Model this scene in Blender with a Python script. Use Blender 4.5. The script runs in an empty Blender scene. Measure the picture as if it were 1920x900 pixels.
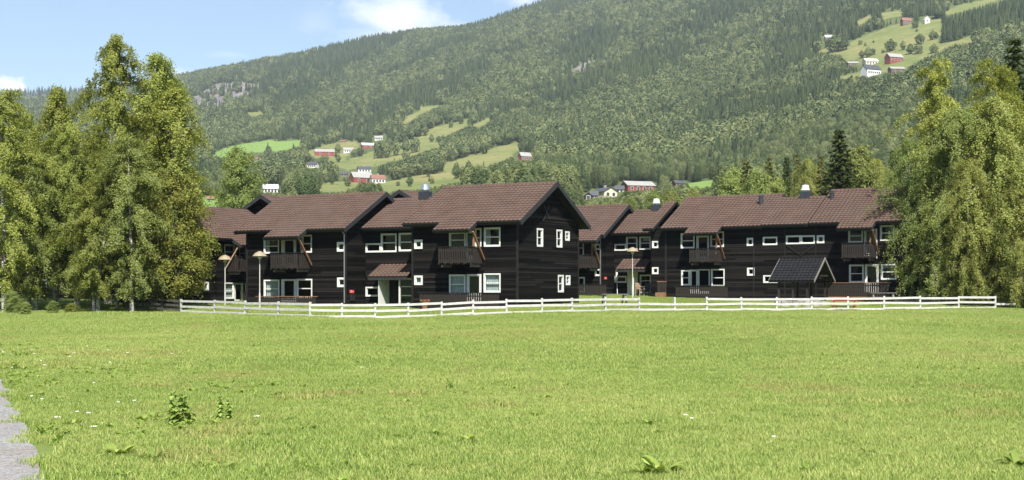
import bpy, math, random
import numpy as np
from mathutils import Vector, noise as mnoise

# ------------------------------------------------------------------ camera, sky, sun, exposure
F, HZ, EYE = 2600.0, 542.0, 1.6          # focal length and horizon row of the 1920x900 photograph, eye height
sc = bpy.context.scene
COL = sc.collection
cam_d = bpy.data.cameras.new('camera'); cam = bpy.data.objects.new('camera', cam_d); COL.objects.link(cam)
cam.location = (0, 0, EYE); cam.rotation_euler = (math.radians(90), 0, 0)
cam_d.sensor_width = 36; cam_d.lens = F / 1920 * 36; cam_d.shift_y = (HZ - 450) / 1920
cam_d.clip_start = .1; cam_d.clip_end = 20000
sc.camera = cam

SUN_EL, SUN_AZ = math.radians(50), math.atan2(.16, -.987)     # azimuth measured from +Y towards +X
w = bpy.data.worlds.new('World'); sc.world = w; w.use_nodes = True
nt = w.node_tree; nt.nodes.clear()
def wn(t, **k):
    n = nt.nodes.new(t)
    for a, b in k.items(): setattr(n, a, b)
    return n
def wmath(op, a, b=None, clamp=False):
    n = wn('ShaderNodeMath', operation=op, use_clamp=clamp)
    for i, v in enumerate((a, b)):
        if v is None: continue
        if isinstance(v, (int, float)): n.inputs[i].default_value = v
        else: nt.links.new(v, n.inputs[i])
    return n.outputs[0]
out = wn('ShaderNodeOutputWorld'); bg = wn('ShaderNodeBackground')
sky = wn('ShaderNodeTexSky', sky_type='NISHITA', sun_disc=False)
sky.sun_elevation = SUN_EL; sky.sun_rotation = SUN_AZ; sky.altitude = 300
sky.air_density = 1.0; sky.dust_density = 0.1; sky.ozone_density = 1.5
tc = wn('ShaderNodeTexCoord'); sep = wn('ShaderNodeSeparateXYZ'); nt.links.new(tc.outputs['Generated'], sep.inputs[0])
def wnoise(scale, detail, rough=.55, off=(0, 0, 0)):
    mp = wn('ShaderNodeMapping'); mp.inputs['Scale'].default_value = (scale, scale, scale * 1.5); mp.inputs['Location'].default_value = off
    nt.links.new(tc.outputs['Generated'], mp.inputs[0])
    n = wn('ShaderNodeTexNoise'); n.inputs['Scale'].default_value = 1; n.inputs['Detail'].default_value = detail; n.inputs['Roughness'].default_value = rough
    nt.links.new(mp.outputs[0], n.inputs['Vector']); return n.outputs[0]
nb = wnoise(26, 5, .6); nf = wnoise(6, 4, .5, (3.1, 1.7, 0))
def blob(px, py, rx, ry, amp, soft):
    dx, dz = (px - 960) / F, (HZ - py) / F; L = math.sqrt(1 + dx * dx + dz * dz)
    X = wmath('MULTIPLY', wmath('SUBTRACT', sep.outputs[0], dx / L), F / rx)
    Z = wmath('MULTIPLY', wmath('SUBTRACT', sep.outputs[2], dz / L), F / ry)
    Y = wmath('MULTIPLY', wmath('SUBTRACT', sep.outputs[1], 1 / L), 6)
    d = wmath('SQRT', wmath('ADD', wmath('ADD', wmath('MULTIPLY', X, X), wmath('MULTIPLY', Z, Z)), wmath('MULTIPLY', Y, Y)))
    v = wmath('ADD', wmath('SUBTRACT', 1.0, d), wmath('MULTIPLY', wmath('SUBTRACT', nb, .5), 3.0))
    return wmath('MULTIPLY', wmath('DIVIDE', v, soft, True), amp)
cloud = blob(755, 34, 105, 58, .72, 1.0)
for b in ((690, 70, 90, 34, .5, 1.1), (830, 60, 70, 30, .45, 1.1), (22, 164, 30, 22, .95, .35), (-60, 170, 60, 30, .9, .5), (985, -2, 60, 18, .5, .9), (335, 138, 42, 14, .38, 1.0), (430, 103, 42, 6, .15, 1.0), (592, 45, 48, 26, .2, 1.2)):
    cloud = wmath('MAXIMUM', cloud, blob(*b))
far_c = wmath('MULTIPLY', wmath('DIVIDE', wmath('SUBTRACT', wmath('ADD', wmath('MULTIPLY', nf, .8), wmath('MULTIPLY', nb, .2)), .62), .1, True), .7)
front = wmath('GREATER_THAN', sep.outputs[1], .9)           # the photographed quarter has its own few clouds
cloud = wmath('MAXIMUM', cloud, wmath('MULTIPLY', far_c, wmath('SUBTRACT', 1.0, front)))
mix = wn('ShaderNodeMix', data_type='RGBA'); nt.links.new(cloud, mix.inputs[0]); nt.links.new(sky.outputs[0], mix.inputs[6]); mix.inputs[7].default_value = (9.6, 9.5, 9.6, 1)
nt.links.new(mix.outputs[2], bg.inputs[0]); bg.inputs[1].default_value = .083
nt.links.new(bg.outputs[0], out.inputs[0])

sl = bpy.data.lights.new('sun', 'SUN'); sun = bpy.data.objects.new('sun', sl); COL.objects.link(sun)
sl.energy = 5.0; sl.angle = math.radians(.5); sl.color = (1, .955, .87)
dv = Vector((math.sin(SUN_AZ) * math.cos(SUN_EL), math.cos(SUN_AZ) * math.cos(SUN_EL), math.sin(SUN_EL)))
sun.rotation_euler = dv.to_track_quat('Z', 'Y').to_euler(); sun.location = (20, -30, 60)
sc.view_settings.view_transform = 'Standard'; sc.view_settings.look = 'None'
sc.view_settings.exposure = 1.0; sc.view_settings.gamma = 1; sc.view_settings.use_curve_mapping = False
cy = sc.cycles
cy.max_bounces = 6; cy.diffuse_bounces = 3; cy.glossy_bounces = 3; cy.transparent_max_bounces = 8; cy.volume_bounces = 0
cy.use_denoising = True; cy.use_adaptive_sampling = True

# ------------------------------------------------------------------ materials
MATS = {}
class NT:
    def __init__(s, name):
        s.m = bpy.data.materials.new(name); s.m.use_nodes = True; s.t = s.m.node_tree; s.t.nodes.clear()
        s.o = s.n('ShaderNodeOutputMaterial'); MATS[name] = s.m
    def n(s, t, **k):
        x = s.t.nodes.new(t)
        for a, b in k.items(): setattr(x, a, b)
        return x
    def l(s, a, b): s.t.links.new(a, b)
    def noise(s, scale, detail=4, rough=.5, stretch=(1, 1, 1), coord='Object'):
        if coord == 'Position': c = s.n('ShaderNodeNewGeometry').outputs['Position']
        else: c = s.n('ShaderNodeTexCoord').outputs[coord]
        mp = s.n('ShaderNodeMapping'); mp.inputs['Scale'].default_value = stretch; s.l(c, mp.inputs[0])
        x = s.n('ShaderNodeTexNoise'); x.inputs['Scale'].default_value = scale; x.inputs['Detail'].default_value = detail; x.inputs['Roughness'].default_value = rough
        s.l(mp.outputs[0], x.inputs['Vector']); return x.outputs[0]
    def ramp(s, fac, stops):
        r = s.n('ShaderNodeValToRGB'); e = r.color_ramp.elements
        while len(e) < len(stops): e.new(.5)
        for i, (p, c) in enumerate(stops): e[i].position = p; e[i].color = (*c, 1) if len(c) == 3 else c
        s.l(fac, r.inputs[0]); return r.outputs[0]
    def mix(s, f, a, b, mode='MIX'):
        x = s.n('ShaderNodeMix', data_type='RGBA', blend_type=mode)
        for i, v in ((0, f), (6, a), (7, b)):
            if isinstance(v, (int, float)): x.inputs[i].default_value = v
            elif isinstance(v, tuple): x.inputs[i].default_value = (*v, 1)
            else: s.l(v, x.inputs[i])
        return x.outputs[2]
    def bsdf(s, col, rough=.7, bump=None, bs=.2, bd=.02, spec=.4, metal=0):
        b = s.n('ShaderNodeBsdfPrincipled'); b.inputs['Roughness'].default_value = rough; b.inputs['Specular IOR Level'].default_value = spec; b.inputs['Metallic'].default_value = metal
        if isinstance(col, tuple): b.inputs['Base Color'].default_value = (*col, 1)
        else: s.l(col, b.inputs['Base Color'])
        if bump is not None:
            n = s.n('ShaderNodeBump'); n.inputs['Strength'].default_value = bs; n.inputs['Distance'].default_value = bd; s.l(bump, n.inputs['Height']); s.l(n.outputs[0], b.inputs['Normal'])
        s.l(b.outputs[0], s.o.inputs[0]); return b
def plain(name, col, rough=.6, var=.25, scale=3, spec=.4, metal=0):
    t = NT(name); f = t.noise(scale, 5, .6)
    t.bsdf(t.ramp(f, [(.3, tuple(c * (1 - var) for c in col)), (.7, tuple(min(1, c * (1 + var)) for c in col))]), rough, f, .15, .01, spec, metal)
def wood(name, a, b, stretch, rough=.65, spec=.2, island=False):
    t = NT(name); f = t.noise(5, 6, .65, stretch); g = t.noise(.7, 3); f2 = t.mix(.4, f, g)
    if island: f2 = t.mix(.48, f2, t.n('ShaderNodeNewGeometry').outputs['Random Per Island'])
    t.bsdf(t.ramp(f2, [(.33, a), (.6, b), (.78, tuple(q * (1.7 if island else 1.15) for q in b))]), rough, f, .25, .01, spec)
wood('clad', (.0034, .0031, .0029), (.0118, .0106, .0096), (.25, .25, 6), .8, .08, True)
wood('slat', (.009, .0075, .0068), (.045, .037, .032), (6, 6, .4))
wood('brown_wood', (.13, .06, .032), (.28, .15, .085), (2, 2, 2), .7)
wood('pale_wood', (.28, .19, .12), (.45, .33, .22), (2, 2, 2), .7)
wood('board_dark', (.008, .0075, .007), (.02, .019, .018), (1, 1, 1), .7)
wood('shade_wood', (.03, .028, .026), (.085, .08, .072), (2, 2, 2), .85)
wood('grey_wood', (.10, .095, .088), (.22, .21, .19), (2, 2, 2), .8)
plain('pale_board', (.22, .205, .185), .7, .15)
plain('white', (.66, .66, .63), .5, .08)
t = NT('fence_white'); f = t.noise(4, 6, .65, (1, 1, 1)); f2 = t.noise(14, 3, .6)
t.bsdf(t.mix(t.ramp(f2, [(.58, (0, 0, 0)), (.72, (.5, .5, .5))]), t.ramp(f, [(.3, (.40, .39, .365)), (.65, (.58, .57, .54))]), (.27, .255, .215)), .7)
plain('gutter', (.03, .031, .034), .55, .2, 2, .3)
plain('metal', (.55, .56, .57), .35, .1, 3, .5, .8)
plain('dark_metal', (.03, .035, .045), .5, .2)
plain('concrete', (.36, .34, .31), .85, .2, 4)
plain('red_sign', (.55, .03, .03), .5, .05)
plain('pink_sign', (.55, .45, .42), .5, .1)
plain('dark_box', (.02, .02, .02), .5, .1)
plain('dim_room', (.018, .016, .015), .9, .2)  # near-black walls and floors: the dimness indoors is put into the colour
plain('curtain', (.55, .56, .54), .9, .12, 5)
plain('stone', (.27, .25, .23), .85, .3, 3)
plain('red_wood', (.32, .05, .03), .6, .2)
plain('skin_red', (.35, .03, .03), .6, .2)
t = NT('tile'); f = t.noise(1.1, 5, .6); f2 = t.noise(9, 3, .6); f3 = t.noise(.35, 3, .6)
c = t.ramp(f, [(.3, (.074, .046, .036)), (.7, (.112, .072, .057))])
c = t.mix(t.ramp(f3, [(.45, (0, 0, 0)), (.75, (.5, .5, .5))]), c, (.088, .066, .055))
t.bsdf(t.mix(t.ramp(f2, [(.4, (0, 0, 0)), (.7, (.35, .35, .35))]), c, (.13, .094, .077)), .85, f2, .3, .01, .15)
plain('tile_black', (.013, .013, .014), .6, .25, 2, .2)
t = NT('glass')
g1 = t.n('ShaderNodeBsdfGlossy'); g1.inputs['Roughness'].default_value = .03; g1.inputs[0].default_value = (.9, .95, 1, 1)
g2 = t.n('ShaderNodeBsdfTransparent'); g2.inputs[0].default_value = (.84, .88, .88, 1)
lw = t.n('ShaderNodeLayerWeight'); lw.inputs[0].default_value = .5; p4 = t.n('ShaderNodeMath', operation='POWER'); p4.inputs[1].default_value = 4; t.l(lw.outputs['Facing'], p4.inputs[0]); fr = t.n('ShaderNodeMath', operation='MULTIPLY_ADD'); fr.inputs[1].default_value = .8; fr.inputs[2].default_value = .035; t.l(p4.outputs[0], fr.inputs[0])
ms = t.n('ShaderNodeMixShader'); t.l(fr.outputs[0], ms.inputs[0]); t.l(g2.outputs[0], ms.inputs[1]); t.l(g1.outputs[0], ms.inputs[2]); t.l(ms.outputs[0], t.o.inputs[0])
for nm, col, va in (('far_white', (.62, .61, .57), .06), ('far_red', (.23, .055, .042), .15), ('far_cream', (.58, .52, .36), .08), ('far_black', (.035, .035, .04), .2), ('far_brown', (.13, .085, .055), .2), ('far_grey_roof', (.30, .29, .27), .12), ('far_dark_roof', (.06, .065, .075), .15), ('far_red_roof', (.22, .10, .075), .15), ('far_white_roof', (.55, .56, .55), .08), ('far_glass', (.04, .045, .05), .2)):
    plain(nm, col, .7, va, .6)
def leaf(name, a, b, trans=.35, far=False, gloss=.04):
    t = NT(name)
    oi = t.n('ShaderNodeObjectInfo'); ge = t.n('ShaderNodeNewGeometry')
    if far: f = t.mix(.4, t.noise(.006, 4, .65, coord='Position'), oi.outputs['Random']); f2 = t.mix(.15, f, ge.outputs['Random Per Island'])
    else: f = t.noise(.55, 4, .6); f2 = t.mix(.45, f, ge.outputs['Random Per Island'])
    col = t.ramp(f2, [(.3, a), (.7, b)])
    hs = t.n('ShaderNodeHueSaturation'); t.l(col, hs.inputs['Color'])
    mr = t.n('ShaderNodeMapRange'); mr.inputs[3].default_value = .9 if far else .85; mr.inputs[4].default_value = 1.1 if far else 1.15; t.l(oi.outputs['Random'], mr.inputs[0]); t.l(mr.outputs[0], hs.inputs['Value'])
    mh = t.n('ShaderNodeMapRange'); mh.inputs[3].default_value = .494 if far else .488; mh.inputs[4].default_value = .506 if far else .512; mq = t.n('ShaderNodeMath', operation='FRACT'); ml = t.n('ShaderNodeMath', operation='MULTIPLY'); ml.inputs[1].default_value = 7.31
    t.l(oi.outputs['Random'], ml.inputs[0]); t.l(ml.outputs[0], mq.inputs[0]); t.l(mq.outputs[0], mh.inputs[0]); t.l(mh.outputs[0], hs.inputs['Hue'])
    d = t.n('ShaderNodeBsdfDiffuse'); tr = t.n('ShaderNodeBsdfTranslucent'); gl = t.n('ShaderNodeBsdfGlossy'); gl.inputs['Roughness'].default_value = .4
    t.l(hs.outputs[0], d.inputs[0]); t.l(t.mix(1.0, hs.outputs[0], (1.2, 1.15, .6), 'MULTIPLY'), tr.inputs[0])
    m1 = t.n('ShaderNodeMixShader'); m1.inputs[0].default_value = trans; t.l(d.outputs[0], m1.inputs[1]); t.l(tr.outputs[0], m1.inputs[2])
    m2 = t.n('ShaderNodeMixShader'); m2.inputs[0].default_value = gloss; t.l(m1.outputs[0], m2.inputs[1]); t.l(gl.outputs[0], m2.inputs[2]); t.l(m2.outputs[0], t.o.inputs[0])
leaf('birch_leaf', (.17, .21, .045), (.42, .44, .13), .45, gloss=.0)
leaf('birch_leaf_dark', (.15, .20, .055), (.37, .41, .145), .45, gloss=.0)
leaf('birch_leaf_yellow', (.20, .23, .058), (.44, .45, .15), .45, gloss=.0)
leaf('autumn_leaf', (.15, .185, .036), (.35, .345, .09), .42, gloss=0)
leaf('spruce_leaf', (.03, .05, .018), (.09, .11, .035), .15, gloss=0)
leaf('pine_leaf', (.075, .095, .028), (.19, .18, .06), .2, gloss=0)
leaf('far_broad', (.085, .122, .052), (.215, .24, .105), .15, True, gloss=0)
leaf('far_spruce', (.034, .055, .026), (.092, .118, .048), .1, True, gloss=0)
leaf('weed_leaf', (.17, .25, .045), (.34, .43, .11), .3, gloss=.02)
t = NT('bark'); f = t.noise(3, 6, .7, (1, 1, 2.5)); t.bsdf(t.ramp(f, [(.42, (.07, .06, .05)), (.52, (.42, .40, .36)), (.7, (.6, .58, .54))]), .8)
plain('bark_dark', (.07, .05, .038), .9, .35, 4)
t = NT('grass')
pos = t.noise(.13, 5, .65, (1, .6, 1), coord='Position'); pos2 = t.noise(1.6, 5, .7, coord='Position'); ge = t.n('ShaderNodeNewGeometry')
f = t.mix(.45, pos, pos2); f = t.mix(.34, f, ge.outputs['Random Per Island'])
col = t.ramp(f, [(.37, (.155, .25, .038)), (.46, (.30, .405, .085)), (.55, (.40, .48, .125)), (.66, (.55, .55, .20))])
dry = t.noise(.33, 5, .65, (1, .45, 1), coord='Position')
col = t.mix(t.ramp(dry, [(.56, (0, 0, 0)), (.70, (.6, .6, .6))]), col, (.43, .36, .14))
d = t.n('ShaderNodeBsdfDiffuse'); tr = t.n('ShaderNodeBsdfTranslucent'); gl = t.n('ShaderNodeBsdfGlossy'); gl.inputs['Roughness'].default_value = .45
t.l(col, d.inputs[0]); t.l(col, tr.inputs[0])
m1 = t.n('ShaderNodeMixShader'); m1.inputs[0].default_value = .4; t.l(d.outputs[0], m1.inputs[1]); t.l(tr.outputs[0], m1.inputs[2])
m2 = t.n('ShaderNodeMixShader'); m2.inputs[0].default_value = .02; t.l(m1.outputs[0], m2.inputs[1]); t.l(gl.outputs[0], m2.inputs[2]); t.l(m2.outputs[0], t.o.inputs[0])
t = NT('soil'); f = t.noise(.5, 5, .6, coord='Position'); f2 = t.noise(9, 4, .6, coord='Position')
t.bsdf(t.mix(.5, t.ramp(f, [(.3, (.13, .19, .035)), (.7, (.2, .25, .06))]), t.ramp(f2, [(.3, (.05, .09, .02)), (.7, (.17, .2, .06))])), .95, f2, .6, .03, .1)
t = NT('gravel'); v = t.n('ShaderNodeTexVoronoi'); v.inputs['Scale'].default_value = 26; gp = t.n('ShaderNodeNewGeometry'); t.l(gp.outputs['Position'], v.inputs['Vector'])
f = t.noise(30, 5, .75, coord='Position'); f3 = t.noise(.9, 4, .6, coord='Position')
c = t.mix(.12, t.ramp(f, [(.36, (.085, .066, .05)), (.64, (.37, .30, .235))]), v.outputs['Color']); hs = t.n('ShaderNodeHueSaturation'); hs.inputs['Saturation'].default_value = .12; t.l(c, hs.inputs['Color'])
t.bsdf(t.mix(t.ramp(f3, [(.4, (0, 0, 0)), (.75, (.5, .5, .5))]), hs.outputs[0], (.2, .155, .112)), .95, v.outputs['Distance'], .8, .02, .0)
t = NT('hill'); at = t.n('ShaderNodeAttribute', attribute_name='cover')
f = t.noise(.012, 5, .6, coord='Position'); f2 = t.noise(.09, 5, .65, coord='Position'); f3 = t.noise(.05, 6, .7, (1, 1, 3), coord='Position')
sp = t.n('ShaderNodeSeparateColor'); t.l(at.outputs['Color'], sp.inputs[0])
mead = t.ramp(t.mix(.5, f, f2), [(.36, (.11, .145, .042)), (.5, (.17, .185, .065)), (.64, (.25, .215, .09))])
c = t.mix(sp.outputs[0], t.ramp(f2, [(.3, (.06, .085, .03)), (.7, (.12, .14, .05))]), mead)
c = t.mix(sp.outputs[1], c, t.ramp(f2, [(.3, (.13, .22, .05)), (.7, (.2, .28, .075))]))
c = t.mix(sp.outputs[2], c, t.ramp(f3, [(.35, (.09, .08, .078)), (.6, (.24, .215, .205))]))
t.bsdf(c, .95, f2, .5, 1.0, .1)
plain('flower', (.8, .8, .75), .7, .05)
plain('flower_red', (.5, .05, .08), .7, .1)

# ------------------------------------------------------------------ helpers
def tag(o, label=None, cat=None, group=None, kind=None):
    for k, v in (('label', label), ('category', cat), ('group', group), ('kind', kind)):
        if v: o[k] = v
    return o
def link(name, data, parent=None, loc=None):
    o = bpy.data.objects.new(name, data); COL.objects.link(o); o.parent = parent
    if loc is not None: o.location = loc
    return o
def empty(name, loc, rz=0):
    o = link(name, None, None, loc); o.rotation_euler = (0, 0, rz); o.empty_display_size = .2; return o
def npmesh(name, v, f, mat, smooth=False):
    """v (N,3), f (M,k) arrays -> mesh"""
    v = np.asarray(v, np.float32); f = np.asarray(f, np.int32); k = f.shape[1]
    me = bpy.data.meshes.new(name); me.vertices.add(len(v)); me.vertices.foreach_set('co', v.ravel())
    me.loops.add(f.size); me.loops.foreach_set('vertex_index', f.ravel())
    me.polygons.add(len(f)); me.polygons.foreach_set('loop_start', np.arange(0, f.size, k, dtype=np.int32))
    if smooth: me.polygons.foreach_set('use_smooth', np.ones(len(f), bool))
    me.update(calc_edges=True); me.materials.append(MATS[mat]); return me
ident = lambda a, o, z: (a, o, z)
class MB:
    def __init__(s, zoff=0.0): s.v = []; s.f = []; s.z = zoff
    def add(s, vs, fs):
        b = len(s.v); s.v += [(x, y, z - s.z) for x, y, z in vs]; s.f += [tuple(i + b for i in f) for f in fs]; return s
    def hexa(s, p): return s.add(p, [(0, 3, 2, 1), (4, 5, 6, 7), (0, 1, 5, 4), (1, 2, 6, 5), (2, 3, 7, 6), (3, 0, 4, 7)])
    def box(s, a0, a1, o0, o1, z0, z1, m=ident):
        return s.hexa([m(a0, o0, z0), m(a1, o0, z0), m(a1, o1, z0), m(a0, o1, z0), m(a0, o0, z1), m(a1, o0, z1), m(a1, o1, z1), m(a0, o1, z1)])
    def bar(s, p, q, w, h, up=(0, 0, 1)):
        p, q = Vector(p), Vector(q); d = (q - p).normalized(); x = d.cross(Vector(up))
        if x.length < 1e-4: x = Vector((1, 0, 0))
        x.normalize(); y = x.cross(d); x *= w / 2; y *= h / 2
        return s.hexa([p - x - y, p + x - y, p + x + y, p - x + y, q - x - y, q + x - y, q + x + y, q - x + y])
    def tube(s, pts, rad, n=8, cap=True):
        vs = []; fs = []; pts = [Vector(p) for p in pts]
        for i, p in enumerate(pts):
            d = (pts[min(i + 1, len(pts) - 1)] - pts[max(i - 1, 0)]).normalized(); x = d.cross(Vector((.13, .99, .05))); x.normalize(); y = d.cross(x)
            r = rad[i] if isinstance(rad, (list, tuple)) else rad
            for k in range(n): vs.append(tuple(p + (x * math.cos(2 * math.pi * k / n) + y * math.sin(2 * math.pi * k / n)) * r))
        for i in range(len(pts) - 1):
            for k in range(n): fs.append((i * n + k, i * n + (k + 1) % n, (i + 1) * n + (k + 1) % n, (i + 1) * n + k))
        if cap: fs.append(tuple(range(n))); fs.append(tuple(range((len(pts) - 1) * n, len(pts) * n)))
        return s.add(vs, fs)
    def mesh(s, name, mat):
        me = bpy.data.meshes.new(name); me.from_pydata(s.v, [], s.f); me.update(); me.materials.append(MATS[mat])
        import bmesh
        bm = bmesh.new(); bm.from_mesh(me); bmesh.ops.recalc_face_normals(bm, faces=bm.faces); bm.to_mesh(me); bm.free(); return me
    def build(s, name, mat, parent=None, **k):
        if not s.f: return None
        return tag(link(name, s.mesh(name, mat), parent), **k)
class Frame:
    """a vertical facade: u to the right along it, v into the building"""
    def __init__(s, px, d, deg):
        th = math.radians(deg); s.th = th; s.P = ((px - 960) / F * d, d); s.U = (math.cos(th), -math.sin(th)); s.V = (math.sin(th), math.cos(th))
    def onv(s, px, py, v=0):
        k = (px - 960) / F; a = s.P[0] + v * s.V[0]; b = s.P[1] + v * s.V[1]
        u = (k * b - a) / (s.U[0] - k * s.U[1]); d = b + u * s.U[1]; return u, EYE + (HZ - py) / F * d
    def onu(s, px, py, u=0):
        k = (px - 960) / F; a = s.P[0] + u * s.U[0]; b = s.P[1] + u * s.U[1]
        v = (k * b - a) / (s.V[0] - k * s.V[1]); d = b + v * s.V[1]; return v, EYE + (HZ - py) / F * d
    def world(s, u, v): return s.P[0] + u * s.U[0] + v * s.V[0], s.P[1] + u * s.U[1] + v * s.V[1]
# view windows used when measuring the photograph: x, y, scale
RG = {'p': (0, 0, 1), 'R1': (320, 330, 3.215), 'R2': (640, 320, 3.0), 'R3': (1060, 340, 3.4615), 'R4': (1360, 330, 3.3333), 'd1': (1240, 410, 5.625), 'd2': (780, 400, 4.735), 'd3': (480, 400, 4.738), 'd4': (640, 400, 4.5), 'd5': (1080, 420, 5), 'd6': (1530, 400, 4.735), 'd7': (320, 370, 3.913), 'd8': (960, 330, 3.333), 'R6': (1040, 200, 2.8235), 'R7': (360, 200, 2.743), 'R8': (1500, 0, 4.5)}
def px(reg, *c):
    x, y, s = RG[reg]; return tuple((x if i % 2 == 0 else y) + v / s for i, v in enumerate(c))

# ------------------------------------------------------------------ the ground
FENCE = [(340, 86.5), (403, 84), (460, 81.5), (522, 79), (582, 77), (641, 77.5), (703, 78), (766, 78.5), (828, 78.5), (887, 78.5), (950, 78.5), (1016, 79), (1072, 80), (1135, 82), (1198, 84), (1265, 85.5), (1325, 86.5), (1390, 87), (1456, 87), (1522, 87), (1590, 87), (1657, 87), (1725, 87.5), (1797, 88), (1866, 89), (1935, 91)]
fx = np.array([(p - 960) / F for p, d in FENCE]); fd = np.array([d for p, d in FENCE])
fxx = np.concatenate([[-.6], fx, [.6]]); fdd = np.concatenate([[96], fd, [93]])
TR = np.array([132, 175, 250, 350, 500, 700, 900, 1100, 1400, 1800, 2200, 2700, 2900, 3400], float)
TC = {-500: (549, 520, 490, 440, 410, 385, 365, 350, 320, 290, 270, 250), -100: (549, 510, 470, 422, 392, 367, 342, 322, 292, 257, 236, 222), 200: (549, 505, 460, 412, 385, 360, 335, 313, 280, 237, 204, 180), 400: (549, 502, 450, 408, 383, 357, 333, 310, 272, 214, 170, 138), 550: (549, 502, 447, 406, 381, 356, 332, 307, 262, 202, 150, 108),
      700: (549, 500, 445, 405, 380, 355, 331, 303, 254, 190, 130, 76), 830: (549, 500, 443, 402, 376, 350, 320, 288, 233, 160, 100, 62), 900: (549, 498, 442, 401, 374, 346, 313, 277, 218, 140, 84, 52), 1020: (549, 496, 440, 400, 372, 342, 302, 260, 195, 113, 52, 12), 1300: (549, 490, 433, 390, 366, 335, 285, 225, 135, 45, -25, -80), 1650: (549, 480, 425, 378, 335, 245, 170, 115, 30, -55, -115, -165), 1920: (549, 470, 415, 362, 300, 200, 122, 60, -20, -98, -158, -205), 2500: (549, 460, 400, 340, 265, 155, 75, 10, -65, -135, -190, -235)}
tcx = np.array(sorted(TC), float)
ttab = np.array([list(TC[int(k)]) + [TC[int(k)][-1] + 8, TC[int(k)][-1] + 55] for k in tcx], float)
gx = np.linspace(-600, 2600, 401); gr = np.concatenate([np.linspace(132, 700, 90), np.linspace(707, 2800, 210), np.linspace(2815, 3400, 14)])
_t = np.array([np.interp(gx, tcx, ttab[:, j]) for j in range(len(TR))])            # (r, x)
YT = np.array([np.interp(gr, TR, _t[:, i]) for i in range(len(gx))])               # (x, r)
def smooth(a, n, ax):
    k = np.exp(-np.linspace(-2, 2, n) ** 2); k /= k.sum(); p = [(0, 0), (0, 0)]; p[ax] = (n // 2, n // 2); b = np.pad(a, p, mode='edge')
    return np.apply_along_axis(lambda q: np.convolve(q, k, 'valid'), ax, b)
YT = smooth(smooth(YT, 25, 0), 9, 1)
rng = np.random.default_rng(7)
def lattice(nx, ny, amp):
    g = rng.normal(0, 1, (nx + 2, ny + 2)); X = np.linspace(0, nx, len(gx)); Y = np.linspace(0, ny, len(gr))
    r1 = np.array([np.interp(X, np.arange(nx + 2), g[:, j]) for j in range(ny + 2)]).T
    return amp * smooth(np.array([np.interp(Y, np.arange(ny + 2), row) for row in r1]), 9, 0)
fade = np.clip((gr - 250) / 400, 0, 1)[None, :] * np.clip((2750 - gr) / 300, .25, 1)[None, :]
YT += (lattice(26, 16, 3.0) + lattice(60, 40, 1.6)) * fade
def hill_z(x, y):
    r = np.hypot(x, y); X = 960 + F * x / np.maximum(y, 1)
    r2 = np.maximum(y, 132)
    i = np.clip((X - gx[0]) / (gx[1] - gx[0]), 0, len(gx) - 1.001); i0 = i.astype(int); a = i - i0
    j = np.interp(r2, gr, np.arange(len(gr))); j0 = np.minimum(j.astype(int), len(gr) - 2); b = j - j0
    Y = (YT[i0, j0] * (1 - a) + YT[i0 + 1, j0] * a) * (1 - b) + (YT[i0, j0 + 1] * (1 - a) + YT[i0 + 1, j0 + 1] * a) * b
    return EYE + (HZ - Y) / F * r2
def hill_at(X, Y, lo=260):
    """the farthest-left distance at which the slope shows at pixel (X, Y)"""
    d = np.linspace(lo, 2790, 3000); z = hill_z((X - 960) / F * d, d); yy = HZ - F * (z - EYE) / d
    k = int(np.argmax(yy <= Y)) if (yy <= Y).any() else len(d) - 1
    return (X - 960) / F * d[k], d[k], z[k]
sm = lambda t: (lambda q: q * q * (3 - 2 * q))(np.clip(t, 0, 1))
def ground(x, y):
    x = np.asarray(x, float); y = np.asarray(y, float); k = x / np.maximum(y, 3)
    base = .02 + .19 * sm((k + .18) / .4) * sm(y / 85) + .05 * np.sin(x * .23 + 1) * np.sin(y * .17) * sm(y / 20)
    base = base - .16 * np.exp(-((k + .09) / .06) ** 2) * sm((y - 55) / 25)
    s = y - np.interp(k, fxx, fdd)
    g = base + .33 * sm(s / 3.5) + .027 * np.clip(s - 3, 0, 26)
    return g + (hill_z(x, np.maximum(y, 132)) - g) * sm((y - 128) / 6)
gz = lambda x, y: float(ground(x, y))
def at(X, Y):                                                # a pixel on the near field
    d = EYE * F / (Y - HZ)
    for _ in range(6): d = (EYE - gz((X - 960) / F * d, d)) * F / (Y - HZ)
    return (X - 960) / F * d, d
# near ground sheet
ys = np.concatenate([np.linspace(-60, 8, 12), np.linspace(10, 140, 150)]); xs = np.concatenate([np.linspace(-260, -75, 20), np.linspace(-72, 72, 150), np.linspace(75, 260, 20)])
XX, YY = np.meshgrid(xs, ys); ZZ = ground(XX, YY); n1, n2 = XX.shape
idx = np.arange(n1 * n2).reshape(n1, n2)
quads = np.stack([idx[:-1, :-1], idx[:-1, 1:], idx[1:, 1:], idx[1:, :-1]], -1).reshape(-1, 4)
tag(link('ground', npmesh('ground', np.stack([XX, YY, ZZ], -1).reshape(-1, 3), quads, 'soil', True)), kind='structure')
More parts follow.
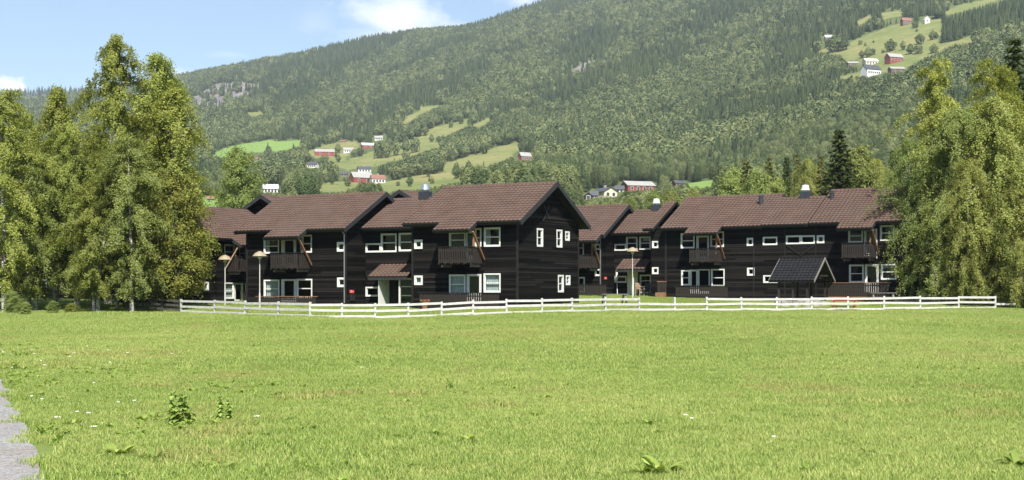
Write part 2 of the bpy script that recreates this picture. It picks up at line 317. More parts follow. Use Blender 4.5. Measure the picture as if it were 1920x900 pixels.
# land cover polygons measured on the hillside
def poly(reg, *c): p = px(reg, *c); return np.array(p).reshape(-1, 2)
MEADOW = [poly('R7', 580, 232, 740, 188, 850, 180, 855, 215, 760, 300, 640, 268), poly('R7', 730, 300, 900, 245, 1170, 150, 1230, 150, 1290, 205, 1200, 232, 1080, 278, 960, 302, 800, 334), poly('R7', 1270, 330, 1290, 288, 1480, 240, 1670, 178, 1705, 215, 1640, 262, 1540, 312, 1400, 306, 1300, 350),
          poly('R7', 930, 400, 1150, 352, 1340, 338, 1450, 380, 1300, 412, 1000, 450), poly('R7', 1170, 140, 1240, 118, 1425, 55, 1430, 100, 1300, 152, 1200, 155), poly('R7', 1075, 92, 1190, -5, 1320, -15, 1200, 32, 1110, 90), poly('R7', 1440, 98, 1530, 42, 1550, 75, 1470, 112),
          poly('R8', 130, 440, 230, 400, 360, 395, 470, 330, 560, 290, 780, 220, 900, 195, 1030, 200, 1195, 155, 1190, 230, 1150, 350, 1250, 352, 1470, 285, 1475, 350, 1300, 380, 1150, 455, 1000, 525, 880, 598, 660, 615, 520, 645, 340, 675, 330, 640, 520, 600, 490, 500, 380, 515, 350, 470), poly('R8', 1230, 130, 1250, 78, 1400, 38, 1700, -25, 1790, -25, 1500, 62, 1260, 135), poly('R8', 460, 205, 600, 130, 625, 142, 500, 225), poly('R8', 700, 112, 870, 88, 885, 142, 720, 175),
          poly('R7', 265, 30, 340, 22, 375, 45, 300, 55), poly('R7', 690, 390, 820, 380, 900, 400, 800, 440, 600, 450), poly('R7', 560, 300, 640, 290, 660, 320, 580, 330)]
LUSH = [poly('R7', 70, 252, 190, 208, 390, 168, 430, 178, 572, 172, 562, 207, 440, 238, 300, 238, 150, 264), poly('p', 340, 398, 360, 368, 470, 372, 480, 400), poly('p', 1276, 356, 1290, 346, 1345, 338, 1350, 352)]
ROCK = [poly('p', 1062, 140, 1100, 112, 1128, 108, 1110, 130, 1070, 158), poly('p', 340, 205, 365, 178, 410, 158, 455, 152, 486, 162, 472, 182, 430, 200, 390, 216, 350, 222)]
def vnoise(x, y, s_, seed):
    r_ = np.random.default_rng(seed); g = r_.uniform(0, 1, (64, 64)); X = x / s_; Y = y / s_; i = np.floor(X).astype(int); j = np.floor(Y).astype(int); a = X - i; b = Y - j; a = a * a * (3 - 2 * a); b = b * b * (3 - 2 * b); G = lambda p, q_: g[p % 64, q_ % 64]
    return (G(i, j) * (1 - a) + G(i + 1, j) * a) * (1 - b) + (G(i, j + 1) * (1 - a) + G(i + 1, j + 1) * a) * b
def inside(P, X, Y):
    r = np.zeros(X.shape, bool); n = len(P)
    for i in range(n):
        x1, y1 = P[i]; x2, y2 = P[(i + 1) % n]
        c = ((y1 > Y) != (y2 > Y)); r ^= c & (X < (x2 - x1) * (Y - y1) / ((y2 - y1) if y2 != y1 else 1e-9) + x1)
    return r
def cover(x, y, z):
    X = 960 + F * x / y + (vnoise(x, y, 38, 21) - .5) * 11; Y = HZ - F * (z - EYE) / y + (vnoise(x, y, 38, 22) - .5) * 6
    any_ = lambda L: np.any([inside(p, X, Y) for p in L], 0)
    return any_(MEADOW), any_(LUSH), any_(ROCK)
hx = np.linspace(-560, 2560, 521); hr = np.concatenate([np.linspace(131, 700, 130), np.linspace(705, 2790, 330), np.linspace(2810, 3395, 12)])
KX, DR = np.meshgrid((hx - 960) / F, hr); hX = KX * DR; hY = DR; hZ = hill_z(hX, hY)
n1, n2 = hX.shape; idx = np.arange(n1 * n2).reshape(n1, n2)
me = npmesh('hillside', np.stack([hX, hY, hZ], -1).reshape(-1, 3), np.stack([idx[:-1, :-1], idx[:-1, 1:], idx[1:, 1:], idx[1:, :-1]], -1).reshape(-1, 4), 'hill', True)
ca = me.color_attributes.new('cover', 'FLOAT_COLOR', 'POINT'); m_, l_, r_ = cover(hX, hY, hZ)
ca.data.foreach_set('color', np.stack([m_, l_, r_, np.ones_like(m_)], -1).astype(np.float32).ravel())
tag(link('hillside', me), kind='structure')
# the far ridge on the left
fxs = np.linspace(-700, 700, 150); frr = np.array([3450, 3650, 3850, 4050, 4250]); fyy = np.array([300, 245, 200, 180, 186])
v = []
for j, r in enumerate(frr):
    for i, X in enumerate(fxs):
        Y = fyy[j] + 5 * math.sin(X * .011 + j) + (X - 100) * (-.008) + rng.normal(0, .5); v.append(((X - 960) / F * r, r, EYE + (HZ - Y) / F * r))
idx = np.arange(len(frr) * len(fxs)).reshape(len(frr), len(fxs))
me = npmesh('far_hill', v, np.stack([idx[:-1, :-1], idx[:-1, 1:], idx[1:, 1:], idx[1:, :-1]], -1).reshape(-1, 4), 'hill', True)
me.color_attributes.new('cover', 'FLOAT_COLOR', 'POINT').data.foreach_set('color', np.tile([0, 0, 0, 1], len(v)).astype(np.float32))
tag(link('far_hill', me), kind='structure')
FARV = np.array(v).reshape(len(frr), len(fxs), 3)
# unseen valley side behind the camera, added so window panes reflect dark slopes
v = []; ang = np.radians(np.linspace(40, 320, 141)); rad = (380, 700, 1100, 1600, 2100, 2600); hts = (2, 30, 110, 230, 330, 380)
for j, q in enumerate(rad):
    for i, a in enumerate(ang): v.append((-math.sin(a) * q * (1 + .08 * math.sin(3 * a)), math.cos(a) * q, hts[j] * (1 + .15 * math.sin(a * 5 + j) + .05 * rng.normal()) - 6))
idx = np.arange(len(v)).reshape(len(rad), len(ang))
me = npmesh('unseen_valley_side', v, np.stack([idx[:-1, :-1], idx[:-1, 1:], idx[1:, 1:], idx[1:, :-1]], -1).reshape(-1, 4), 'hill', True)
me.color_attributes.new('cover', 'FLOAT_COLOR', 'POINT').data.foreach_set('color', np.tile([0, 0, 0, 1], len(v)).astype(np.float32))
tag(link('unseen_valley_side', me), kind='structure')
v = [(math.sin(a) * q, math.cos(a) * q, -1.2 - (q > 500) * 3) for q in (60, 600) for a in np.linspace(0, 2 * math.pi, 49)]
tag(link('valley_floor', npmesh('valley_floor', v, [(i, i + 1, i + 50, i + 49) for i in range(48)], 'soil', True)), kind='structure')
# gravel path along the bottom left and the gravel in the yard
def strip(name, left, right, mat, lift):
    L = np.array(left, float); R = np.array(right, float); n = 7; v = []; f = []
    for i in range(len(L)):
        for k in range(n):
            p = L[i] + (R[i] - L[i]) * k / (n - 1); v.append((p[0], p[1], gz(*p) + lift))
    for i in range(len(L) - 1):
        for k in range(n - 1): a = i * n + k; f.append((a, a + 1, a + n + 1, a + n))
    tag(link(name, npmesh(name, v, f, mat, True)), kind='structure')
def path_edge(y): return .64 - .392 * y - .0012 * max(0, y - 15) ** 2 + .20 * mnoise.noise((y * .55, 0, 0)) + .12 * mnoise.noise((y * 1.7, 5, 0)) + .05 * mnoise.noise((y * 5, 2, 0))
yy = np.linspace(-4, 60, 120)
strip('gravel_path', [(path_edge(y) - 3.2, y) for y in yy], [(path_edge(y), y) for y in yy], 'gravel', .012)

# ------------------------------------------------------------------ the apartment houses
TP = .545; OH = .65                        # roof slope (rise per run), eaves overhang
def tiles(mb, u0, u1, v_low, z_low, v_high, per=.30, row=.34, amp=.027, coarse=False):
    """pantile surface on a slope from (v_low, z_low) to v_high; sign follows v"""
    run = abs(v_high - v_low); sg = 1 if v_high > v_low else -1; L = run * math.sqrt(1 + TP * TP); nr = max(1, round(L / row)); seg = 2 if coarse else 5
    n = max(2, int(round((u1 - u0) / per)) * seg + 1); us = np.linspace(u0, u1, n); ph = us / per * 2 * math.pi
    wave = amp * (np.sin(ph) + .35 * np.sin(2 * ph + .6)); c, s = 1 / math.sqrt(1 + TP * TP), TP / math.sqrt(1 + TP * TP)
    for k in range(nr):
        a, b = L * k / nr, L * (k + 1) / nr + .03
        vs = []
        for t_, h in ((a, .0), (a, .06), (b, .022)):
            for i in range(n): hh = h + (wave[i] if h > 0 else -.01); vs.append((us[i], v_low + sg * (t_ * c - hh * s), z_low + t_ * s + hh * c))
        fs = [(i, i + 1, n + i + 1, n + i) for i in range(n - 1)] + [(n + i, n + i + 1, 2 * n + i + 1, 2 * n + i) for i in range(n - 1)]
        mb.add(vs, fs)
def subtract(a0, a1, cuts):
    segs = [(a0, a1)]
    for c0, c1 in cuts:
        segs = [q for s in segs for q in ((s[0], min(s[1], c0)), (max(s[0], c1), s[1])) if q[1] - q[0] > .02]
    return segs
def clad(mb, m, span, z0, z1, holes, board=.155):
    n = max(1, round((z1 - z0) / board)); h = (z1 - z0) / n; rr = random.Random(int(z0 * 100) + n)
    for k in range(n):
        za, zb = z0 + k * h, z0 + (k + 1) * h; zm = (za + zb) / 2
        a0, a1 = span(zm); b0, b1 = span(zb)
        if a1 - a0 < .05: continue
        for s0, s1 in subtract(a0, a1, [(q[0], q[1]) for q in holes if q[2] < zb - .01 and q[3] > za + .01]):
            t0 = b0 if abs(s0 - a0) < 1e-6 else s0; t1 = b1 if abs(s1 - a1) < 1e-6 else s1
            if t1 - t0 < .02: continue
            e = .034 + rr.uniform(-.006, .006)
            # lapped board: proud at its lower edge; butt joints now and then
            cut = [s0] + ([rr.uniform(s0 + .8, s1 - .8)] if s1 - s0 > 4 else []) + [s1]
            for c0, c1 in zip(cut[:-1], cut[1:]):
                d0 = t0 if c0 == s0 else c0; d1 = t1 if c1 == s1 else c1; g = .003 if c1 != s1 else 0
                mb.hexa([m(c0, -.05, za), m(c1 - g, -.05, za), m(c1 - g, e, za), m(c0, e, za), m(d0, -.05, zb), m(d1 - g, -.05, zb), m(d1 - g, .008, zb), m(d0, .008, zb)])
class House:
    def __init__(s, fr, gu, label, group='dark stained timber apartment houses', name='apartment_house', base=None):
        s.fr = fr; x, y = fr.world(gu, 0); s.gz = gz(x, y) if base is None else base
        s.root = empty(name, (fr.P[0], fr.P[1], s.gz), -fr.th); tag(s.root, label, 'house', group); s.holes = {}
        s.slat = {}
    def mb(s): return MB(s.gz)
    def front(s, v): return lambda a, o, z: (a, v - o, z)
    def plane(s, side, c):
        return {'front': lambda a, o, z: (a, c - o, z), 'right': lambda a, o, z: (c + o, a, z), 'left': lambda a, o, z: (c - o, a, z), 'rear': lambda a, o, z: (a, c + o, z)}[side]
    def rect(s, side, c, reg, *q):
        x0, y0, x1, y1 = px(reg, *q); xm = (x0 + x1) / 2
        g = (lambda X, Y: s.fr.onv(X, Y, c)) if side in ('front', 'rear') else (lambda X, Y: s.fr.onu(X, Y, c))
        return g(x0, y0)[0], g(x1, y0)[0], g(xm, y1)[1], g(xm, y0)[1]
    def window(s, side, c, reg, *q, bars=(.5,), curtain=None, cas=.085, dim_room=True):
        a0, a1, z0, z1 = s.rect(side, c, reg, *q) if isinstance(reg, str) else q
        m = s.plane(side, c); s.holes.setdefault((side, c), []).append((a0 + .03, a1 - .03, z0 + .03, z1 - .03))
        b = s.mb(); cas = min(cas, (a1 - a0) * .19)
        b.box(a0, a0 + cas, -.09, .05, z0, z1, m).box(a1 - cas, a1, -.09, .05, z0, z1, m).box(a0 + cas, a1 - cas, -.09, .047, z0, z0 + cas, m).box(a0 + cas, a1 - cas, -.09, .047, z1 - cas, z1, m)
        win = b.build('window', 'white', s.root)
        i0, i1, j0, j1 = a0 + cas, a1 - cas, z0 + cas, z1 - cas
        cuts = [j0] + [j0 + (j1 - j0) * t_ for t_ in bars] + [j1]; fr_ = s.mb(); tw = .03
        for k in range(len(cuts) - 1):
            p, r = cuts[k], cuts[k + 1]
            fr_.box(i0, i0 + tw, -.06, .01, p, r, m).box(i1 - tw, i1, -.06, .01, p, r, m).box(i0 + tw, i1 - tw, -.06, .008, p, p + tw, m).box(i0 + tw, i1 - tw, -.06, .008, r - tw, r, m)
            s.mb().box(i0 + tw, i1 - tw, -.04, -.034, p + tw, r - tw, m).build('pane', 'glass', win)
        fr_.build('frame', 'white', win)
        if curtain:
            n = 24; cv = s.mb(); lo, hi = curtain[:2]; A0 = i0 + (i1 - i0) * lo; A1 = i0 + (i1 - i0) * hi; zl = j0 + (j1 - j0) * (curtain[2] if len(curtain) > 2 else 0)
            vs = []
            for k in range(n + 1):
                a = A0 + (A1 - A0) * k / n; o = -.14 + .02 * math.sin(k * 1.9); vs += [m(a, o, zl), m(a, o, j1)]
            cv.add(vs, [(2 * k, 2 * k + 2, 2 * k + 3, 2 * k + 1) for k in range(n)]).build('curtain', 'curtain', win)
        return win
    def door(s, side, c, reg, *q, glazed=True, mat='white', pane=(.16, .84, .18, .93)):
        a0, a1, z0, z1 = s.rect(side, c, reg, *q) if isinstance(reg, str) else q
        m = s.plane(side, c); s.holes.setdefault((side, c), []).append((a0 + .02, a1 - .02, z0 + .01, z1 - .02)); W, Hh = a1 - a0, z1 - z0
        b = s.mb()
        b.box(a0, a0 + .06, -.09, .045, z0, z1, m).box(a1 - .06, a1, -.09, .045, z0, z1, m).box(a0 + .06, a1 - .06, -.09, .042, z1 - .06, z1, m)
        p0, p1, r0, r1 = a0 + W * pane[0], a0 + W * pane[1], z0 + Hh * pane[2], z0 + Hh * pane[3]
        if glazed:
            b.box(a0 + .065, p0, -.06, .01, z0, z1 - .065, m).box(p1, a1 - .065, -.06, .01, z0, z1 - .065, m).box(p0, p1, -.06, .01, z0, r0, m).box(p0, p1, -.06, .01, r1, z1 - .065, m)
        else: b.box(a0 + .065, a1 - .065, -.06, .01, z0, z1 - .065, m)
        d = b.build('door', mat, s.root)
        if glazed: s.mb().box(p0, p1, -.04, -.034, r0, r1, m).build('pane', 'glass', d)
        s.mb().box(a0 + W * .09, a0 + W * .12, .01, .05, z0 + 1.0, z0 + 1.03, m).build('handle', 'metal', d)
        return d
    def slats(s, parent, pts, z0, z1, wd=.106, th=.022, along='u', drop=()):
        key = (round(z1 - z0, 3), along)
        if key not in s.slat: b = MB(); b.box(-wd / 2, wd / 2, -th / 2, th / 2, 0, z1 - z0) if along == 'u' else b.box(-th / 2, th / 2, -wd / 2, wd / 2, 0, z1 - z0); s.slat[key] = b.mesh('slat', 'slat')
        rr = random.Random(len(pts))
        for i, (u, v) in enumerate(pts): o = link('slat', s.slat[key], parent, (u, v, z0 - s.gz + rr.uniform(-.012, .012))); o.rotation_euler = (0, rr.uniform(-.008, .008) if along == 'u' else 0, 0)
    def balcony(s, c, u0, u1, zf, zt, D=1.3, brace=1, z_eave=5.2, post=True, bmat='brown_wood', flip=False):
        m = s.plane('front', c); b = s.mb(); n = max(2, int((u1 - u0) / .45))
        for k in range(int(D / .13)): b.box(u0, u1, .03 + k * .13, .03 + k * .13 + .115, zf - .04, zf, m)
        for k in range(n + 1): u = u0 + .05 + (u1 - u0 - .1) * k / n; b.box(u - .03, u + .03, -.02, D + .04, zf - .17, zf - .043, m)
        bal = b.build('balcony', 'slat', s.root); N = int((u1 - u0) / .15)
        s.slats(bal, [(u0 + (k + .5) * (u1 - u0) / N, c - D) for k in range(N)], zf - .1, zt - .03)
        for ue in (u0, u1): nn = int(D / .15); s.slats(bal, [(ue, c - .05 - (k + .5) * (D - .12) / nn) for k in range(nn)], zf - .1, zt - .03, along='v')
        s.mb().box(u0 - .05, u1 + .05, D - .06, D + .06, zt - .028, zt + .015, m).box(u0 - .05, u0 + .04, .03, D - .062, zt - .03, zt + .012, m).box(u1 - .04, u1 + .05, .03, D - .062, zt - .03, zt + .012, m).build('handrail', 'board_dark', bal)
        s.mb().box(u0 + .01, u1 - .01, D - .05, D - .013, zt - .28, zt - .2, m).box(u0 + .01, u1 - .01, D - .05, D - .013, zf + .06, zf + .14, m).build('rail', 'slat', bal)
        for ub in (u0 + .17, u1 - .17): s.mb().box(ub - .05, ub + .05, -.02, D - .15, zf - .33, zf - .175, m).build('bracket', 'grey_wood', bal)
        ub = u1 + .13 if brace > 0 else u0 - .13
        s.mb().bar(m(ub, .02, zf + .12), m(ub, D + .1, z_eave), .09, .12, (1, 0, 0)).build('brace', bmat, bal)
        if post: up = u1 - .28 if brace > 0 else u0 + .28; s.mb().box(up - .05, up + .05, .55, .65, zf, z_eave + .35, m).build('post', 'brown_wood', bal)
        return bal
    def terrace(s, c, u0, u1, zt, zg, D=1.7, rail='board_dark', deck='slat', zd=None):
        m = s.plane('front', c); zd = zg + .12 if zd is None else zd; b = s.mb(); k = .05
        while k < D: b.box(u0, u1, k, k + .13, zd - .05, zd, m); k += .14
        b.box(u0, u1, D - .02, D + .03, zg - .12, zd - .055, m)
        te = b.build('terrace', deck, s.root); N = int((u1 - u0) / .155)
        s.slats(te, [(u0 + (k + .5) * (u1 - u0) / N, c - D) for k in range(N)], zd + .05, zt - .03, wd=.125)
        s.mb().box(u0 - .1, u1 + .1, D - .07, D + .06, zt - .03, zt + .01, m).build('handrail', rail, te)
        s.mb().box(u0, u1, D - .05, D - .013, zt - .25, zt - .17, m).box(u0, u1, D - .05, D - .013, zd + .08, zd + .16, m).build('rail', 'slat', te)
    def roof(s, u0, u1, v0, W, ze, oh_l=.6, oh_r=.6, ext=(), bargeL=True, bargeR=True, rear_coarse=True, verge_in=()):
        """gable roof, ridge along u; the tiles' lower edge at the front eave is at z = ze"""
        vr = v0 + W / 2; zr = ze + (OH + W / 2) * TP; U0, U1 = u0 - oh_l, u1 + oh_r; th = .14
        b = s.mb()
        zu = lambda v: ze + (v - (v0 - OH)) * TP - .02 if v <= vr else zr - (v - vr) * TP - .02
        def slab(a0, a1, va, vb):
            p = [(a0, va, zu(va) - th), (a1, va, zu(va) - th), (a1, vb, zu(vb) - th), (a0, vb, zu(vb) - th), (a0, va, zu(va)), (a1, va, zu(va)), (a1, vb, zu(vb)), (a0, vb, zu(vb))]; b.hexa(p)
        slab(U0, U1, v0 - OH + .02, vr); slab(U0, U1, vr, v0 + W + OH)
        for e0, e1, eo in ext: slab(e0 + .02, e1 - .02, v0 - eo + .02, v0 - OH + .015)
        rf = b.build('roof', 'board_dark', s.root)
        t_ = s.mb(); tiles(t_, U0, U1, v0 - OH, ze, vr)
        for e0, e1, eo in ext: tiles(t_, e0, e1, v0 - eo, ze - (eo - OH) * TP, v0 - OH)
        tiles(t_, U0, U1, v0 + W + OH, ze, vr, coarse=True); t_.build('roof_tiles', 'tile', rf, kind='stuff')
        rc = s.mb(); n = int((U1 - U0) / .36)
        for k in range(n):
            a = U0 + (U1 - U0) * k / n; e = a + (U1 - U0) / n + .02; hgt = .005 * (k % 2)
            pr = [(-.13, -.05), (-.08, .03), (0, .065), (.08, .03), (.13, -.05)]
            rc.add([(a, vr + y, zr + .03 + z) for y, z in pr] + [(e, vr + y * .92, zr + .015 + z * .9) for y, z in pr], [(i, i + 1, i + 6, i + 5) for i in range(4)] + [(4, 3, 2, 1, 0)])
        rc.build('ridge_tiles', 'tile', rf, kind='stuff')
        m = s.plane('front', v0)
        for on, a in ((bargeL, U0), (bargeR, U1)):
            if not on: continue
            o = .03 if a == U1 else -.03
            for va, vb in ((v0 - OH, vr), (v0 + W + OH, vr)):
                za, zb = ze, zr
                s.mb().hexa([(a, va, za - .26), (a + o, va, za - .26), (a + o, vb, zb - .26), (a, vb, zb - .26), (a, va, za + .05), (a + o, va, za + .05), (a + o, vb, zb + .05), (a, vb, zb + .05)]).build('bargeboard', 'gutter', rf)
        cuts = [(e0, e1) for e0, e1, eo in ext]
        def gutter(a0, a1, oo, z):
            g = s.mb(); n = 6; pr = [(oo + .03 + .07 * math.cos(math.pi + math.pi * k / n) + .06, z - .02 + .075 * math.sin(math.pi + math.pi * k / n)) for k in range(n + 1)]
            g.add([m(a0, o, zz) for o, zz in pr] + [m(a1, o, zz) for o, zz in pr], [(k, k + 1, n + 2 + k, n + 1 + k) for k in range(n)] + [tuple(range(n + 1)), tuple(range(n + 1, 2 * n + 2))])
            g.box(a0, a1, oo - .04, oo - .012, z - .2, z - .03, m); g.build('gutter', 'gutter', rf)
        for a0, a1 in subtract(U0, U1, cuts): gutter(a0, a1, OH, ze)
        for e0, e1, eo in ext:
            ex = ze - (eo - OH) * TP; gutter(e0, e1, eo, ex)
            for a, o in ((e0, -.025), (e1, .025)): s.mb().hexa([(a, v0 - eo, ex - .2), (a + o, v0 - eo, ex - .2), (a + o, v0 - OH, ze - .2), (a, v0 - OH, ze - .2), (a, v0 - eo, ex + .04), (a + o, v0 - eo, ex + .04), (a + o, v0 - OH, ze + .04), (a, v0 - OH, ze + .04)]).build('bargeboard', 'gutter', rf)
        return rf
    def walls(s, u0, u1, v0, W, z0, ze, sides=('front', 'right', 'left', 'rear'), corner=True):
        zt = ze + OH * TP - .16; vr = v0 + W / 2; ztop = zt + W / 2 * TP
        tri = lambda z: (v0, v0 + W) if z <= zt else (v0 + (z - zt) / TP, v0 + W - (z - zt) / TP)
        for sd in sides:
            c = {'front': v0, 'right': u1, 'left': u0, 'rear': v0 + W}[sd]; m = s.plane(sd, c); b = s.mb()
            if sd in ('front', 'rear'): clad(b, m, lambda z: (u0, u1), z0, zt, s.holes.get((sd, c), []))
            else: clad(b, m, tri, z0, ztop - .02, s.holes.get((sd, c), []))
            b.build('cladding', 'clad', s.root, kind='stuff')
        if corner:
            for a, vv in ((u0, v0), (u1, v0), (u0, v0 + W), (u1, v0 + W)): s.mb().box(a - .06, a + .06, vv - .06, vv + .06, z0, zt).build('corner_board', 'board_dark', s.root)
        s.mb().box(u0 + .03, u1 - .03, v0 + .03, v0 + W - .03, z0 - .6, z0 - .01).build('foundation', 'concrete', s.root)
        # floor of the upper storey and the inner rooms behind the front
        s.mb().box(u0 + .1, u1 - .1, v0 + .12, v0 + W - .12, z0 + 2.55, z0 + 2.7).build('upper_floor', 'dim_room', s.root)
        s.mb().box(u0 + .1, u1 - .1, v0 + min(4.2, W * .55), v0 + min(4.2, W * .55) + .1, z0, zt - .1).build('inner_wall', 'dim_room', s.root)
    def cowl(s, u, v, z, sc_=1.0, top='metal', label=None):
        b = s.mb(); b.box(u - .42 * sc_, u + .42 * sc_, v - .35 * sc_, v + .35 * sc_, z - .55, z + .42 * sc_); r = b.build('chimney', 'dark_metal', s.root)
        b = s.mb(); b.tube([(u, v, z + .42 * sc_), (u, v, z + .52 * sc_), (u, v, z + .56 * sc_), (u, v, z + .62 * sc_), (u, v, z + .98 * sc_), (u, v, z + 1.02 * sc_)], [.26 * sc_, .26 * sc_, .40 * sc_, .36 * sc_, .30 * sc_, .2 * sc_], 16); b.build('cowl', top, r)
    def pipe(s, u, v, z):
        b = s.mb(); b.tube([(u, v, z - .5), (u, v, z + .55)], .17, 12); r = b.build('vent_pipe', 'dark_metal', s.root); s.mb().tube([(u, v, z + .6), (u, v, z + .66), (u, v, z + .72)], [.24, .24, .1], 12).build('cap', 'dark_metal', r)

def wall_sign(fr, side, c, reg, q, base_mat, label, text=None):
    """a small plate on a wall; lettering is a text mesh on its face"""
    h = House.__new__(House); h.fr = fr; h.gz = 0
    a0, a1, z0, z1 = h.rect(side, c, reg, *q); m = h.plane(side, c)
    zc = (z0 + z1) / 2; am = (a0 + a1) / 2; p = m(am, .03, zc); wx, wy = fr.world(p[0], p[1])
    rt = empty('house_number_sign', (wx, wy, zc), -fr.th + (math.pi / 2 if side == 'right' else -math.pi / 2 if side == 'left' else 0)); tag(rt, label, 'sign')
    hw, hh = (abs(a1 - a0)) / 2, (z1 - z0) / 2
    b = MB(); b.box(-hw, hw, -.012, .0, -hh, hh); b.build('plate', base_mat, rt)
    if text:
        cu = bpy.data.curves.new('lettering', 'FONT'); cu.body = text; cu.align_x = 'CENTER'; cu.align_y = 'CENTER'; cu.size = hh * 1.9; cu.extrude = .002
        cu.materials.append(MATS['white' if base_mat == 'red_sign' else 'red_sign']); tmp = link('lettering', cu); bpy.context.view_layer.update()
        me = bpy.data.meshes.new_from_object(tmp.evaluated_get(bpy.context.evaluated_depsgraph_get())); bpy.data.objects.remove(tmp)
        o = link('lettering', me, rt, (0, -.016, 0)); o.rotation_euler = (math.pi / 2, 0, 0)
    return rt

# ---- the left row: three joined houses that share one frame
A = Frame(970, 83.9, 29)
def ext_from(h, c, reg, lo_l, lo_r, eo, ze):
    zx = ze - (eo - OH) * TP
    return h.fr.onv(*px(reg, *lo_l), c - eo)[0], h.fr.onv(*px(reg, *lo_r), c - eo)[0], eo
# gable house in the middle of the picture
h3 = House(A, 0, 'black timber house whose tall gable end faces right, in the middle of the picture')
B3 = .42
c = 0.0
h3.window('front', c, 'R2', 412, 388, 458, 440, bars=(), cas=.12); h3.window('front', c, 'R2', 412, 590, 459, 643, bars=(), cas=.12, curtain=(0, 1, 0))
h3.window('front', c, 'd2', 297, 165, 442, 310); h3.door('front', c, 'd2', 446, 160, 515, 420); h3.window('front', c, 'd2', 520, 130, 583, 305)
h3.window('front', c, 'd2', 605, 125, 752, 296, curtain=(0, .3))
h3.window('front', c, 'd2', 297, 543, 442, 720, curtain=(0, 1)); h3.door('front', c, 'd2', 452, 540, 583, 790, pane=(.16, .84, .32, .93)); h3.window('front', c, 'd2', 603, 533, 753, 703, curtain=(0, 1))
for q, bars in (((153, 327, 191, 442), (.5,)), ((276, 335, 311, 447), (.5,)), ((330, 346, 357, 405), (.5,)), ((285, 618, 320, 727), (.5,)), ((334, 620, 361, 682), (.5,))):
    h3.window('right', c, 'd8', *q, bars=bars, cas=.1)
h3.walls(-7.53, 0, 0, 8.25, B3, 5.7)
h3.roof(-7.53, 0, 0, 8.25, 5.7, .35, .62, bargeL=False, ext=[ext_from(h3, c, 'd2', (152, 160), (474, 150), 1.55, 5.7)])
h3.balcony(c, A.onv(821.5, 470, -1.3)[0], A.onv(884.5, 470, -1.3)[0], 3.27, 4.19, z_eave=5.08)
h3.terrace(c, A.onv(*px('d2', 30, 730), -1.7)[0], A.onv(*px('d2', 735, 715), -1.7)[0], 1.38, .4)
b = h3.mb(); m = h3.plane('right', 0.0)
for p, q in (((192, 278), (228, 182)), ((196, 190), (232, 272))):
    va, za = A.onu(*px('d8', *p), 0); vb, zb = A.onu(*px('d8', *q), 0); h3.mb().bar((.05, va, za), (.05, vb, zb), .06, .05, (1, 0, 0)).build('cross_batten', 'gutter', h3.root)
h3.mb().box(.35, 7.9, .02, .055, 6.02, 6.14, m).build('belt_board', 'board_dark', h3.root)
# house on the left of the row
u1L = -12.74; u0L = A.onv(463.6, 500)[0]
h1 = House(A, -16, 'black timber house with brown tiled roof and balcony beside the small tree-side wing'); B1 = .62
h1.window('front', c, 'd3', 72, 225, 207, 358, curtain=(0, .25)); h1.door('front', c, 'd3', 228, 222, 360, 500, pane=(.2, .8, .2, .93)); h1.window('front', c, 'd3', 405, 190, 499, 350)
h1.window('front', c, 'd3', 72, 590, 210, 752, curtain=(0, 1, .0)); h1.door('front', c, 'd3', 228, 585, 358, 800, pane=(.16, .84, .3, .93)); h1.window('front', c, 'd3', 362, 582, 502, 754)
h1.window('front', c, 'd3', 722, 255, 793, 340, bars=(), cas=.14); h1.window('front', c, 'd3', 724, 570, 797, 655, bars=(), cas=.14)
h1.walls(u0L, u1L, 0, 8.25, B1, 5.5)
h1.roof(u0L, u1L, 0, 8.25, 5.5, .55, .42, ext=[ext_from(h1, c, 'd3', (72, 205), (375, 200), 1.55, 5.5)])
h1.balcony(c, A.onv(507, 480, -1.3)[0], A.onv(558.5, 480, -1.3)[0], 3.05, 3.98, z_eave=4.9)
h1.terrace(c, A.onv(*px('d3', 10, 760), -1.7)[0], A.onv(*px('d3', 530, 758), -1.7)[0], 1.13, .5, rail='brown_wood')
h1.mb().tube([(u1L - .02, -.1, .7), (u1L - .02, -.1, 5.15), (u1L + .05, -.55, 5.42)], .035, 8).build('downpipe', 'metal', h1.root)
